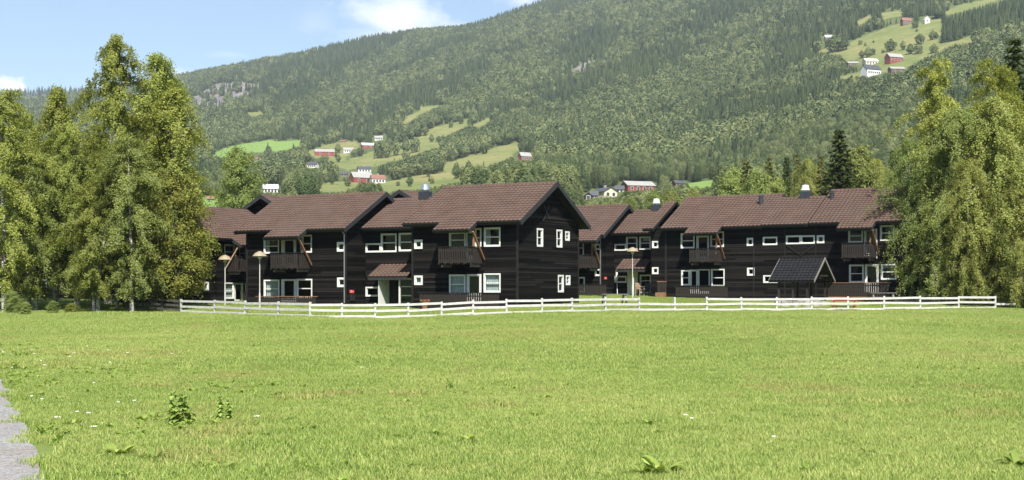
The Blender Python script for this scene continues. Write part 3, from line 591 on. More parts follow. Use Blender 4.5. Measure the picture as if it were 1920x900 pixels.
# recessed link between them
V2 = 2.22; uA, uB = u1L + .06, -7.53 - .06
h2 = House(A, -10, 'recessed link house with entrance canopy between the two black houses', name='link_house'); B2 = .7
h2.window('front', V2, 'd4', 207, 252, 333, 330, bars=()); h2.window('front', V2, 'd4', 336, 170, 468, 328); h2.window('front', V2, 'd4', 487, 165, 612, 320)
h2.window('front', V2, 'd4', 207, 620, 318, 702, bars=()); h2.window('front', V2, 'd4', 490, 545, 612, 772, bars=(.33, .7))
h2.door('front', V2, 'd4', 372, 552, 470, 800, glazed=False, mat='board_dark')
h2.walls(uA, uB, V2, 6.5, B2, 5.6, sides=('front', 'rear'), corner=False)
h2.roof(uA, uB, V2, 6.5, 5.6, .0, .3, bargeL=False, bargeR=False)
def canopy(h, c, reg, tl, bl, br, D=1.45, drop=.62):
    u0 = h.fr.onv(*px(reg, *bl), c - D)[0]; u1 = h.fr.onv(*px(reg, *br), c - D)[0]; zl = h.fr.onv(*px(reg, *bl), c - D)[1]
    m = h.plane('front', c); b = h.mb(); zt = zl + D * TP
    b.hexa([(u0, c - D, zl - .1), (u1, c - D, zl - .1), (u1, c - .03, zt - .1), (u0, c - .03, zt - .1), (u0, c - D, zl - .01), (u1, c - D, zl - .01), (u1, c - .03, zt - .01), (u0, c - .03, zt - .01)])
    cp = b.build('canopy', 'board_dark', h.root); t_ = h.mb(); tiles(t_, u0 - .05, u1 + .05, c - D - .06, zl, c - .02, row=.3); t_.build('canopy_tiles', 'tile', cp, kind='stuff')
    h.mb().box(u0 - .05, u1 + .05, D + .0, D + .03, zl - .22, zl - .02, m).build('gutter', 'gutter', cp)
    return u0, u1, zl, cp
cu0, cu1, cz, cp = canopy(h2, V2, 'd4', (320, 432), (230, 535), (548, 528))
ua = A.onv(*px('d4', 323, 600), V2 - 1.1)[0]
h2.mb().box(ua, ua + .05, .05, 1.25, B2 - .1, cz + .1, h2.plane('front', V2)).build('side_screen', 'white', cp)
h2.mb().box(cu1 - .75, cu1 - .66, 1.1, 1.2, B2 - .1, cz - .02, h2.plane('front', V2)).build('post', 'white', cp)
h2.cowl(*((lambda q: (q[0], V2 + 3.25))(A.onv(*px('R2', 470, 150), V2 + 3.2))), 5.6 + (OH + 3.25) * TP + .1, .85)
wall_sign(A, 'right', u1L, 'd3', (825, 680, 868, 708), 'red_sign', 'small red house number sign on the black side wall by the entrance', '26 a')
o = House.__new__(House); o.fr = A; o.gz = 0; vm, zm = A.onu(*px('d3', 846, 735), u1L)
rt = empty('mailbox', (*A.world(u1L + .1, vm), zm - .3), -A.th); tag(rt, 'small black mailbox on the side wall under the red sign', 'mailbox'); MB().box(-.1, .1, -.16, .16, 0, .42).build('box', 'dark_box', rt); MB().box(-.11, .12, -.17, .17, .42, .45).build('lid', 'dark_metal', rt)

# ---- the wing at the far left, turned at a right angle
A0 = Frame(381, 98, -61)
h0 = House(A0, 2, 'black timber wing half hidden by the birches, its balcony facing right'); B0 = .62
h0.window('front', c, 'd7', 392, 345, 470, 455); h0.window('front', c, 'd7', 500, 360, 556, 460); h0.window('front', c, 'd7', 241, 620, 277, 682, bars=(), cas=.12)
h0.door('front', c, 'd7', 466, 628, 528, 780, pane=(.16, .84, .2, .93)); h0.window('front', c, 'd7', 393, 625, 463, 745, curtain=(0, 1)); h0.window('front', c, 'd7', 545, 632, 570, 740)
h0.window('left', -.0, 0, -1.0, -.3, 3.6, 4.6) if False else None
h0.walls(0, 9, 0, 8.0, B0, 5.2)
h0.roof(0, 9, 0, 8.0, 5.2, .55, .6, ext=[(2.3, 6.5, 1.5)])
h0.balcony(c, 2.55, 5.8, 3.0, 3.95, D=1.15, brace=-1, z_eave=4.75, bmat='pale_wood')
h0.terrace(c, 2.5, 6, 1.45, .6, D=1.5)
wall_sign(A0, 'left', 0.0, 'd7', (172, 688, 216, 707), 'pink_sign', 'pale house number plate on the end wall of the left wing', '24 b')
h0.cowl(6.5, 4, 7.9, .5) if False else None
# house behind the birches on the far left
Z0 = Frame(-40, 112, 20)
hz_ = House(Z0, 6, 'dark timber house glimpsed between the birch trunks at far left', base=.5)
hz_.window('front', c, 0, 5.6, 6.7, 1.7, 2.9); hz_.window('front', c, 0, 1.6, 2.7, 1.7, 2.9); hz_.window('front', c, 0, 9.6, 10.5, 1.6, 2.6)
hz_.walls(-3, 12.5, 0, 7.5, .3, 3.9, corner=False); hz_.roof(-3, 12.5, 0, 7.5, 3.9)
# two gables that look over the roofs from behind
def back_house(apx, d, zr, W, L, label):
    f_ = Frame(apx, d, -61); hh = House(f_, 0, label); ze = zr - (OH + W / 2) * TP
    fr2 = Frame(apx, d, -61); ap = W / 2                            # apex lies half a width to the left of the corner
    hh.root.location.x += ap * (-fr2.V[0]); hh.root.location.y += ap * (-fr2.V[1])
    hh.walls(0, L, 0, W, hh.gz + .05, ze, corner=False); hh.roof(0, L, 0, W, ze)
    return hh
back_house(498, 108.5, EYE + 176 / F * 108, 8.2, 12, 'black gable rising behind the roof of the house on the left')
back_house(756, 113, EYE + 186 / F * 112, 7.5, 12, 'small dark gable showing behind the roof of the link house')

# ---- the middle and right rows
M = Frame(1127, 109, 29)
h5 = House(M, -2, 'black timber house in the background, partly hidden by the big gable'); B5 = 1.15; zeM = 5.82
h5.window('front', c, 'd5', 175, 185, 232, 243, bars=(), cas=.13); h5.window('front', c, 'd5', 176, 422, 234, 488, bars=(), cas=.13)
h5.window('front', c, 'd5', 15, 150, 75, 300); h5.door('front', c, 'd5', -60, 160, 5, 380); h5.window('front', c, 'd5', 15, 497, 84, 640); h5.door('front', c, 'd5', -60, 490, 5, 690)
h5.walls(-8, 0, 0, 8.25, B5, zeM)
h5.roof(-8, 0, 0, 8.25, zeM, .5, .55, ext=[(-5.4, M.onv(1119, 447, -1.5)[0], 1.5)])
h5.balcony(c, -5.0, M.onv(1109, 480, -1.3)[0], 3.35, 4.28, z_eave=5.3, bmat='brown_wood')
h5.terrace(c, -6, M.onv(1137, 555, -1.7)[0], 1.98, .95)
h5.mb().tube([(-.02, -.1, 1.2), (-.02, -.1, 5.45), (.05, -.55, 5.75)], .035, 8).build('downpipe', 'metal', h5.root)
VM = M.onu(1150, 550, 0)[0]; uM1 = M.onv(1221, 550, VM)[0]
h6 = House(M, 2, 'recessed link house with white door and canopy behind the lamp post', name='link_house'); B6 = 1.2
h6.window('front', VM, 'd5', 362, 187, 470, 250, bars=()); h6.window('front', VM, 'd5', 471, 120, 577, 243); h6.window('front', VM, 'd5', 595, 117, 702, 240, curtain=(.2, .9, .7))
h6.window('front', VM, 'd5', 365, 487, 475, 550, bars=()); h6.door('front', VM, 'd5', 483, 433, 580, 655, glazed=False); h6.window('front', VM, 'd5', 600, 475, 705, 650, bars=(.35, .7))
h6.walls(.06, uM1 + 1.2, VM, 6.5, B6, 6.02, sides=('front', 'rear'), corner=False); h6.roof(.06, uM1 + 1.2, VM, 6.0, 6.02, 0, .0, bargeL=False, bargeR=False)
cu0, cu1, cz, cp = canopy(h6, VM, 'd5', (450, 335), (382, 425), (640, 412))
h6.mb().box(cu0 + 1.25, cu0 + 1.33, 1.1, 1.2, B6 - .1, cz - .02, h6.plane('front', VM)).build('post', 'white', cp)
h6.cowl(M.onv(*px('R3', 597, 190), VM + 3.2)[0], VM + 3.0, 6.02 + (OH + 3) * TP + .1, .8, 'white')
wall_sign(M, 'right', 0.0, 'd5', (258, 495, 287, 520), 'red_sign', 'small red house number sign on the side wall of the background house', '28')

C = Frame(1278, 105.5, 32)
h7 = House(C, 5, 'long black timber house with two balconies and stepped brown roof at right', name='long_house'); B7 = .95
zeC = 6.22; uc0 = C.onv(1221, 550, .0)[0]; uc1 = C.onv(1249, 550)[0]; uc2 = 6.65; uc3 = 10.2; uc4 = 19.5
q = lambda reg, *a, **k: h7.window('front', c, reg, *a, **k)
q('d5', 715, 160, 773, 226, bars=(), cas=.14); q('d5', 715, 405, 775, 470, bars=(), cas=.14)
q('d1', 207, 153, 352, 313); h7.door('front', c, 'd1', 372, 178, 505, 450); q('d1', 518, 135, 662, 300)
q('d1', 212, 543, 300, 704); h7.door('front', c, 'd1', 302, 538, 385, 790, pane=(.2, .8, .3, .93)); h7.door('front', c, 'd1', 388, 533, 512, 790, pane=(.1, .9, .1, .95)); q('d1', 525, 530, 669, 716)
q('R4', 135, 387, 177, 437, bars=(), cas=.14); q('R4', 235, 380, 326, 432, bars=()); q('R4', 380, 372, 471, 426, bars=()); q('R4', 471.5, 371, 560, 424, bars=()); q('R4', 573, 370, 620, 420, bars=(), cas=.14)
q('R4', 137, 573, 183, 623, bars=(), cas=.14); q('R4', 238, 620, 330, 668, bars=())
q('d6', 288, 140, 418, 260); h7.door('front', c, 'd6', 428, 138, 545, 400); q('d6', 570, 105, 700, 243)
q('d6', 295, 455, 425, 615); h7.door('front', c, 'd6', 435, 452, 557, 700, pane=(.16, .84, .35, .93)); q('d6', 578, 450, 716, 590, curtain=(0, 1, .8))
h7.walls(uc0, uc4, 0, 6.95, B7, zeC, corner=False)
m = h7.plane('front', c); zt = zeC + .15
for X in (1249, ): u = C.onv(X, 500)[0]; h7.mb().box(u - .07, u + .07, .03, .09, B7 - .3, zt, m).build('corner_board', 'board_dark', h7.root)
for X in (1413.5, 1472, 1530): u = C.onv(X, 500)[0]; h7.mb().box(u - .04, u + .04, .03, .056, B7, zt, m).build('cover_strip', 'board_dark', h7.root)
for p_, q_ in (((380, 430), (510, 520)), ((560, 430), (480, 492))):
    ua, za = C.onv(*px('R4', *p_)); ub, zb = C.onv(*px('R4', *q_)); h7.mb().bar((ua, -.06, za), (ub, -.06, zb), .09, .04, (0, 1, 0)).build('cross_batten', 'board_dark', h7.root)
e1 = ext_from(h7, c, 'd1', (245, 160), (584, 160), 1.5, zeC); e2 = ext_from(h7, c, 'd6', (184, 138), (495, 128), 1.5, zeC + .12)
h7.roof(uc0, C.onv(1277, 380, 3.5)[0] - .35, 0, 6.95, zeC, .4, .0, bargeL=False, bargeR=False)
h7.roof(C.onv(1287, 370, 4)[0] + .4, uc2, 0, 8.25, zeC, .39, .0, ext=[e1], bargeL=False)
h7.roof(uc2 + .02, uc3 - .02, 0, 6.75, zeC + .05, .0, .0, bargeL=False, bargeR=False)
h7.roof(uc3 + .1, uc4, 0, 8.45, zeC + .1, .0, .5, ext=[e2], bargeL=False)
h7.balcony(c, C.onv(1292, 480, -1.3)[0], C.onv(1342.5, 480, -1.3)[0], 3.72, 4.62, z_eave=5.6)
h7.balcony(c, C.onv(1577.5, 470, -1.3)[0], C.onv(1633, 470, -1.3)[0], 3.9, 4.85, z_eave=5.7)
h7.terrace(c, C.onv(*px('d1', 150, 730), -1.7)[0], C.onv(*px('d1', 700, 720), -1.7)[0], 1.86, .9)
h7.terrace(c, C.onv(*px('d6', 105, 628), -1.7)[0], C.onv(*px('d6', 650, 615), -1.7)[0], 2.05, .95, rail='brown_wood', deck='brown_wood')
h7.cowl(C.onv(*px('R4', 500, 150), 3.4)[0], 3.4, zeC + (OH + 3.4) * TP + .1, .85, 'white')
h7.pipe(C.onv(*px('R4', 224, 195), 2.6)[0], 2.6, zeC + (OH + 2.6) * TP); h7.pipe(C.onv(*px('R4', 666, 172), 2.9)[0], 2.9, zeC + (OH + 2.9) * TP)

# ------------------------------------------------------------------ white rail fence
fpts = [((p - 960) / F * d, d) for p, d in FENCE]
fn = empty('rail_fence', (*fpts[10], gz(*fpts[10]))); tag(fn, 'long white three rail wooden fence between the meadow and the houses', 'fence')
ox, oy, oz = fn.location
post = MB().box(-.05, .05, -.05, .05, -.4, .93).mesh('post', 'fence_white'); rr = random.Random(3)
for i, (x, y) in enumerate(fpts):
    last = i == len(fpts) - 1
    zt = gz(x, y)
    a = fpts[min(i + 1, len(fpts) - 1)]; b0 = fpts[max(i - 1, 0)]
    o = link('post', post, fn, (x - ox, y - oy, zt - oz + rr.uniform(-.02, .03))); o.rotation_euler = (rr.uniform(-.02, .02), rr.uniform(-.02, .02), math.atan2(a[1] - b0[1], a[0] - b0[0]))
    if last: continue
    x2, y2 = fpts[i + 1]; z2 = gz(x2, y2); dx, dy = x2 - x, y2 - y; L = math.hypot(dx, dy); nx, ny = dy / L * .066, -dx / L * .066
    if ny > 0: nx, ny = -nx, -ny
    for k, hh in enumerate((.80, .50, .17)):
        if i == len(fpts) - 2 and k < 2 or k == 0 and FENCE[i][0] in (1198, 1265): continue
        if i == len(fpts) - 2: hh = .4
        w1, w2 = rr.uniform(-.035, .035), rr.uniform(-.035, .035)
        MB().bar((x - ox + nx, y - oy + ny, zt - oz + hh + w1), (x2 - ox + nx - dx / L * .012, y2 - oy + ny - dy / L * .012, z2 - oz + hh + w2), .03, .128).build('rail', 'fence_white', fn)
# weathered end of the fence under the trees
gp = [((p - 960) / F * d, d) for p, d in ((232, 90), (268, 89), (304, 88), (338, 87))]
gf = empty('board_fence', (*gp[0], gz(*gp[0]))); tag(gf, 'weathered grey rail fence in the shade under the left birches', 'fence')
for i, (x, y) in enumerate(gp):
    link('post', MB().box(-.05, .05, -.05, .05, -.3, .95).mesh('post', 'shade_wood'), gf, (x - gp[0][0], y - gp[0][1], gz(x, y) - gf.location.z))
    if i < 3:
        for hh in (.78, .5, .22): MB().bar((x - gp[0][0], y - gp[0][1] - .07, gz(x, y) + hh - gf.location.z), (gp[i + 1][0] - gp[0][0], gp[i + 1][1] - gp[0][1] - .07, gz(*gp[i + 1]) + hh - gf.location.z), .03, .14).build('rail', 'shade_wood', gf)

# ------------------------------------------------------------------ lamp posts, shelter and yard things
def lamp(X, ytop, d, label):
    x = (X - 960) / F * d; g = gz(x, d); H = EYE + (HZ - ytop) / F * d - g
    r = empty('lamp_post', (x, d, g)); tag(r, label, 'lamp post', 'lamp posts in the yard')
    MB().tube([(0, 0, -.2), (0, 0, .9), (0, 0, .92), (0, 0, H - .35)], [.05, .05, .032, .027], 12).build('pole', 'fence_white', r)
    MB().tube([(0, 0, H - .36), (0, 0, H - .33), (0, 0, H - .31), (0, 0, H - .12), (0, 0, H)], [.10, .16, .46, .30, .06], 20).build('lamp_shade', 'lamp', r)
    MB().tube([(0, 0, H - .48), (0, 0, H - .36)], [.10, .13], 14).build('globe', 'curtain', r)
plain('lamp', (.30, .24, .16), .5, .08)
lamp(422, 478, 91, 'pale lamp post with conical shade beside the left wing'); lamp(487, 471, 87, 'pale lamp post with conical shade left of the first balcony'); lamp(1186, 463.5, 103, 'pale lamp post on the lawn before the white entrance door')
def bx(o0, o1, o2, o3, o4, o5): return MB().box(o0, o1, o2, o3, o4, o5)
# open shelter with black tiled roof
S = Frame(1527, 93.5, 30)
sx, sy = S.world(0, 0); sg = gz(sx, sy)
sh = empty('picnic_shelter', (sx, sy, sg), -S.th); tag(sh, 'open wooden picnic shelter with black tiled gable roof and pale bargeboards', 'shelter')
su0 = S.onv(*px('R4', 272, 655))[0]; zes = S.onv(*px('R4', 550, 655))[1]; Vs = S.onu(*px('R4', 685, 650), .0)[0]; zrs = S.onu(*px('R4', 615, 514), 0)[1]; vm = Vs / 2
b = MB(sg); tps = (zrs - zes) / vm
b.hexa([(su0, 0, zes - .1), (0, 0, zes - .1), (0, vm, zrs - .1), (su0, vm, zrs - .1), (su0, 0, zes - .02), (0, 0, zes - .02), (0, vm, zrs - .02), (su0, vm, zrs - .02)]); b.hexa([(su0, Vs, zes - .1), (0, Vs, zes - .1), (0, vm, zrs - .1), (su0, vm, zrs - .1), (su0, Vs, zes - .02), (0, Vs, zes - .02), (0, vm, zrs - .02), (su0, vm, zrs - .02)])
rf = b.build('roof', 'board_dark', sh)
_tp = TP; TP = tps; b = MB(sg); tiles(b, su0, 0, -.03, zes, vm, row=.3, per=.28, amp=.028); tiles(b, su0, 0, Vs + .03, zes, vm, row=.3, per=.28, amp=.028); TP = _tp
b.build('roof_tiles', 'tile_black', rf, kind='stuff')
for a in (su0 - .02, .0):
    for va in (-.03, Vs + .03): MB(sg).hexa([(a, va, zes - .12), (a + .03, va, zes - .12), (a + .03, vm, zrs - .12), (a, vm, zrs - .12), (a, va, zes + .07), (a + .03, va, zes + .07), (a + .03, vm, zrs + .07), (a, vm, zrs + .07)]).build('bargeboard', 'pale_board', rf)
MB(sg).bar((su0, vm, zrs + .05), (0, vm, zrs + .05), .2, .06).build('ridge_cap', 'tile_black', rf)
for a in (su0 + .6, su0 / 2 , -.6):
    for va in (.35, Vs - .35):
        if a == su0 / 2 and va > 1: pass
        MB(sg).box(a - .07, a + .07, va - .07, va + .07, sg - .2, zes + .1 + (0 if va < 1 else 0)).build('post', 'slat', sh)
for va in (.35, Vs - .35): MB(sg).box(su0 + .1, -.1, va - .05, va + .05, zes + .0, zes + .14).build('beam', 'slat', sh)
for a in (su0 + .6, -.6): MB(sg).box(a - .05, a + .05, .42, Vs - .42, zes + .15, zes + .28).build('tie_beam', 'slat', sh)
MB(sg).box(-.09, -.06, vm - .9, vm + .9, zes + .3, zes + .42).build('gable_board', 'slat', sh)
def placed(X, Y, d=None):
    if d is None: x, y = at(X, Y)
    else: x, y = (X - 960) / F * d, d
    return x, y, gz(x, y)
def picnic_table(X, d, rz, label, mat='grey_wood', sc_=1):
    x, y, z = placed(X, 0, d); r = empty('picnic_table', (x, y, z), rz); tag(r, label, 'picnic table')
    for k in range(4): MB().box(-.9, .9, -.36 + k * .19, -.36 + k * .19 + .17, .70, .74).build('board', mat, r)
    for s_ in (-1, 1):
        for k in (0, 1): MB().box(-.9, .9, s_ * .72 - .14 + k * .145, s_ * .72 - .01 + k * .145, .42, .455).build('seat_board', mat, r)
    for a in (-.65, .65):
        for s_ in (-1, 1): MB().bar((a, s_ * .62, -.1), (a, s_ * .22, .70), .04, .1, (1, 0, 0)).build('leg', mat, r)
        MB().box(a - .05, a - .01, -.82, .82, .34, .42).build('crossbar', mat, r)
picnic_table(1152, 87.5, .2, 'grey picnic table behind the fence in front of the lawn')
picnic_table(1655, 93, -.1, 'weathered picnic table on the grass below the right terrace')
x, y, z = placed(1583, 0, 89.2); r = empty('garden_bench', (x, y, z), -.15); tag(r, 'low red bench behind the fence near the shelter', 'bench')
for k in range(3): MB().box(-.85, .85, -.2 + k * .14, -.08 + k * .14, .40, .44).build('seat_board', 'red_wood', r)
for a in (-.65, .65):
    for b_ in (-.14, .14): MB().box(a - .04, a + .04, b_ - .04, b_ + .04, -.1, .40).build('leg', 'red_wood', r)
# stone fire place slabs beside the shelter
x, y, z = placed(1502, 0, 90.3); fp = empty('fire_pit', (x, y, z)); tag(fp, 'flat ring of pale stones on the grass in front of the shelter', 'fire pit'); rr = random.Random(5)
for k in range(13):
    a = k / 13 * 2 * math.pi; cx_, cy_ = 1.5 * math.cos(a), .8 * math.sin(a); n = 7; pr = [(cx_ + rr.uniform(.22, .36) * math.cos(j / n * 6.283), cy_ + rr.uniform(.16, .25) * math.sin(j / n * 6.283)) for j in range(n)]; hgt = rr.uniform(.2, .34)
    MB().add([(p[0], p[1], -.1) for p in pr] + [(cx_ + (p[0] - cx_) * .85, cy_ + (p[1] - cy_) * .85, hgt + rr.uniform(-.03, .03)) for p in pr], [tuple(range(n, 2 * n))] + [(j, (j + 1) % n, n + (j + 1) % n, n + j) for j in range(n)]).build('stone', 'stone', fp)
# things at the white entrance
def garden_chair(x, y, rz, mat, label):
    r = empty('garden_chair', (x, y, gz(x, y) + .04), rz); tag(r, label, 'chair')
    for k in range(4): MB().box(-.24, .24, -.24 + k * .125, -.13 + k * .125, .42, .445).build('seat_slat', mat, r)
    for k in range(4): MB().bar((-.24 + .02, .27, .55 + k * .12), (.22, .27 + .0, .55 + k * .12), .02, .09).build('back_slat', mat, r)
    for a in (-.23, .23):
        MB().box(a - .022, a + .022, -.24, -.195, -.1, .64).build('leg', mat, r); MB().box(a - .022, a + .022, .235, .28, -.1, 1.0).build('leg', mat, r); MB().box(a - .03, a + .03, -.26, .23, .64, .67).build('armrest', mat, r)
p1 = M.world(M.onv(1200, 550, VM - 1.1)[0], VM - 1.1); garden_chair(*p1, .6, 'pale_wood', 'light wooden garden chair beside the white entrance door')
p1 = M.world(M.onv(1213, 550, VM - 1.0)[0], VM - 1.0); garden_chair(*p1, -.5, 'dark_metal', 'dark garden chair under the entrance window of the back link house')
p1 = M.world(M.onv(1157, 550, VM - .5)[0], VM - .5); r = empty('folded_parasol', (*p1, gz(*p1))); tag(r, 'folded white parasol leaning against the wall left of the white door', 'parasol'); MB().tube([(0, -.35, 0), (.0, .2, 1.1)], .025, 8).build('pole', 'white', r); MB().tube([(0, .2, 1.1), (0, .25, 1.25), (0, .45, 1.95), (0, .47, 2.05)], [.05, .11, .07, .02], 10).build('canopy', 'curtain', r)
# red flowers at the left end of the terrace of the gable house
fu = A.onv(798, 570, -2.0)[0]; fx_, fy_ = A.world(fu, -2.1); r = empty('flower_pot', (fx_, fy_, gz(fx_, fy_))); tag(r, 'pot of red flowers at the left end of the gable house terrace', 'flower pot')
MB().tube([(0, 0, -.05), (0, 0, .3), (0, 0, .33)], [.15, .21, .23], 14).build('pot', 'brown_wood', r); rr = random.Random(8); b = MB(); b2 = MB()
for k in range(60):
    a, q = rr.uniform(0, 6.28), rr.uniform(0, .34); p = Vector((q * math.cos(a), q * math.sin(a), .34 + rr.uniform(0, .26))); (b if k % 2 else b2).tube([p, p + Vector((0, 0, .03))], rr.uniform(.03, .055), 6)
b.build('blossoms', 'flower_red', r, kind='stuff'); b2.build('foliage', 'weed_leaf', r, kind='stuff')
# low wooden screen with planter at the corner of the long house
cu = C.onv(1241, 560, -1.2)[0]; wx, wy = C.world(cu, -1.2); g_ = gz(wx, wy); r = empty('garden_screen', (wx, wy, g_), -C.th); tag(r, 'brown wooden screen with planter box at the corner of the long house', 'screen')
for k in range(5): MB().box(-.36 + k * .15, -.24 + k * .15, -.02, .02, .0, 1.15).build('board', 'slat', r)
MB().box(-.4, .4, -.04, .04, 1.15, 1.21).build('top_rail', 'brown_wood', r); MB().box(-.38, .38, -.36, -.04, -.05, .36).build('planter', 'brown_wood', r)

# ------------------------------------------------------------------ trees
def quads_mesh(name, cen, ax, ay, mat):
    n = len(cen); v = np.stack([cen - ax, cen - ay * .9 + ax * .1, cen + ax, cen + ay], 1).reshape(-1, 3); f = np.arange(4 * n).reshape(n, 4); return npmesh(name, v, f, mat)
def rand_axes(r_, n, size, cen=None, k=.85):
    nn = r_.normal(0, .62, (n, 3))
    if cen is not None: o = cen * np.array([1, 1, 0]); o /= np.linalg.norm(o, axis=1, keepdims=True) + 1e-6; nn += o * k + np.array([0, 0, .75])
    nn /= np.linalg.norm(nn, axis=1, keepdims=True); a = r_.normal(0, 1, (n, 3)); a -= (a * nn).sum(1, keepdims=True) * nn; a /= np.linalg.norm(a, axis=1, keepdims=True); b = np.cross(nn, a)
    s_ = size * r_.uniform(.65, 1.25, (n, 1)); return a * s_, b * s_ * .62
def birch(seed, h=18.0, R=3.3, low=.10, nb=82, per=9, strands=6, lf=14, size=.078, droop=1.0, mat='birch_leaf', prof=(.8, .12), stems=1, bark='bark', lean=.0, zmin=.25):
    r_ = np.random.default_rng(seed); tr = MB(); cen = []
    for st in range(stems):
        az0 = r_.uniform(0, 6.28); off = np.array([math.cos(az0), math.sin(az0), 0]) * (.35 * (stems > 1)); hh = h * (1 if st == 0 else r_.uniform(.78, .95)); ln = np.array([math.cos(az0), math.sin(az0), 0]) * hh * (.07 if stems > 1 else .02) + np.array([lean * hh, 0, 0])
        wob = r_.normal(0, .12, (9, 2)); wob[0] = 0
        def tp(t, off=off, hh=hh, ln=ln, wob=wob):
            w_ = np.array([np.interp(t, np.linspace(0, 1, 9), wob[:, 0]), np.interp(t, np.linspace(0, 1, 9), wob[:, 1]), 0]); return off + ln * t ** 1.3 + w_ * min(1, 3 * t) + np.array([0, 0, hh * t])
        ts = np.linspace(0, .97, 12); tr.tube([tp(t) - np.array([0, 0, .3 if t == 0 else 0]) for t in ts], [max(.015, .0105 * hh * (1 - t) ** .9 + .01) for t in ts], 8)
        nbb = int(nb / stems ** .5)
        for k in range(nbb):
            t = low + (1 - low) * ((k + r_.uniform(0, 1)) / nbb) ** .93; az = k * 2.39996 + r_.normal(0, .35); tt = (t - low) / (1 - low)
            L = R * max(.10, math.sin(math.pi * min(1, tt * prof[0] + prof[1])) ** .85) * r_.choice([r_.uniform(.35, .75), r_.uniform(.7, 1.05), r_.uniform(.95, 1.35)]); dr = np.array([math.cos(az), math.sin(az), 0]); o = tp(t)
            rise = r_.uniform(.45, .85) * L * (1 - .35 * tt); fall = droop * r_.uniform(.45, .95) * L
            path = lambda s_: o + dr * L * s_ + np.array([0, 0, rise * s_ - fall * s_ ** 2.2])
            if k % 3 == 0: tr.tube([path(s_) for s_ in (0, .35, .7, 1)], [.022 * L ** .5 * (1 - .6 * tt), .016, .009, .004], 4, cap=False)
            for s_ in np.linspace(.22, 1.0, per) + r_.uniform(-.04, .04, per):
                p = path(s_)
                for j in range(strands):
                    q = p + r_.normal(0, .19, 3) * np.array([1, 1, .6]); ll = r_.uniform(.15, .85) * droop * (.5 + .7 * s_); dv_ = np.array([r_.normal(0, .18), r_.normal(0, .18), -1.0])
                    u_ = np.sort(r_.uniform(0, 1, lf)); cen.append(q + u_[:, None] * ll * dv_ + r_.normal(0, .075, (lf, 3)))
    cen = np.concatenate(cen); cen = cen[cen[:, 2] > zmin + r_.exponential(.5, len(cen)) * (zmin > 1)]; ax, ay = rand_axes(r_, len(cen), size, cen)
    return tr.mesh('trunk', bark), quads_mesh('crown', cen, ax, ay, mat)
def round_tree(seed, h=10, R=3.0, n=30000, size=.095, mat='birch_leaf_dark', bark='bark_dark', low=.12):
    r_ = np.random.default_rng(seed); tr = MB(); tr.tube([(0, 0, -.3), (.05, 0, h * .3), (0, .08, h * .6), (0, 0, h * .9)], [.17, .13, .09, .02], 8); nc = 130; cs = []
    for k in range(nc):
        t = (k + .5) / nc; z = h * (low + (1 - low) * t); rr_ = R * math.sin(math.pi * min(.97, .16 + .80 * t)) ** .7; a = k * 2.4 + r_.normal(0, .3); q = rr_ * r_.uniform(.35, 1.05); p = np.array([math.cos(a) * q, math.sin(a) * q, z + r_.normal(0, .3)]); cs.append((p, r_.uniform(.35, .85)))
        if k % 5 == 0: tr.tube([(0, 0, z * .75), tuple(p * .6 + np.array([0, 0, z * .32])), tuple(p)], [.05, .03, .008], 4, cap=False)
    cen = np.concatenate([p + r_.normal(0, 1, (n // nc, 3)) * s_ * np.array([.55, .55, .45]) for p, s_ in cs]); cen = cen[cen[:, 2] > .2]; ax, ay = rand_axes(r_, len(cen), size, cen); return tr.mesh('trunk', bark), quads_mesh('crown', cen, ax, ay, mat)
def spruce(seed, h=18, R=3.2, whorls=34, mat='spruce_leaf', low=.06, size=.2):
    r_ = np.random.default_rng(seed); tr = MB(); tr.tube([(0, 0, -.3), (0, 0, h * .5), (0, 0, h * .99)], [.22, .13, .02], 8); cen = []; dirs = []
    for k in range(whorls):
        t = low + (1 - low) * k / whorls; nb_ = 9 if t < .8 else 6
        for j in range(nb_):
            a = j / nb_ * 6.283 + k * .7 + r_.normal(0, .15); L = R * (1 - t) ** .85 * r_.uniform(.72, 1.1) + .25; d = np.array([math.cos(a), math.sin(a), 0])
            m_ = int(9 * L / R * 5) + 6; s_ = r_.uniform(.08, 1, m_)[:, None]; z = h * t + .18 * L * s_ - .42 * L * s_ ** 1.6 + .12 * L * s_ ** 4
            p = d * L * s_; p[:, 2] += z[:, 0]; side = np.array([-d[1], d[0], 0]) * r_.normal(0, 1, (m_, 1)) * .16 * L * (1.15 - s_); p += side; p[:, 2] -= np.abs(r_.normal(0, .16, m_)); cen.append(p); dirs.append(np.tile(d + np.array([0, 0, -.35]), (m_, 1)) + r_.normal(0, .45, (m_, 3)))
    cen = np.concatenate(cen); a = np.concatenate(dirs); a /= np.linalg.norm(a, axis=1, keepdims=True); b = r_.normal(0, 1, a.shape); b -= (b * a).sum(1, keepdims=True) * a; b /= np.linalg.norm(b, axis=1, keepdims=True); s_ = size * r_.uniform(.7, 1.4, (len(a), 1))
    return tr.mesh('trunk', 'bark_dark'), quads_mesh('crown', cen, a * s_ * 1.3, b * s_ * .45, mat)
KINDS = {}
def kind(key, fn, *a, **k): KINDS[key] = (fn(*a, **k), k.get('h', 18))
kind('b1', birch, 1, h=18.0, R=4.5, zmin=1.2); kind('b2', birch, 2, h=18.0, R=4.3, zmin=1.2, mat='birch_leaf_dark', droop=1.25); kind('b3', birch, 3, h=18.0, R=4.0, zmin=1.2, stems=2, mat='birch_leaf'); kind('b4', birch, 4, h=18.0, R=2.6, zmin=2.0, nb=60, droop=1.4, low=.2, mat='birch_leaf')
kind('b5', birch, 5, h=14.0, R=4.6, stems=2, droop=1.1, low=.02, mat='birch_leaf_dark', nb=96, size=.072); kind('b6', birch, 6, h=14.0, R=4.3, droop=1.2, low=.03, mat='birch_leaf_yellow', nb=96, size=.07)
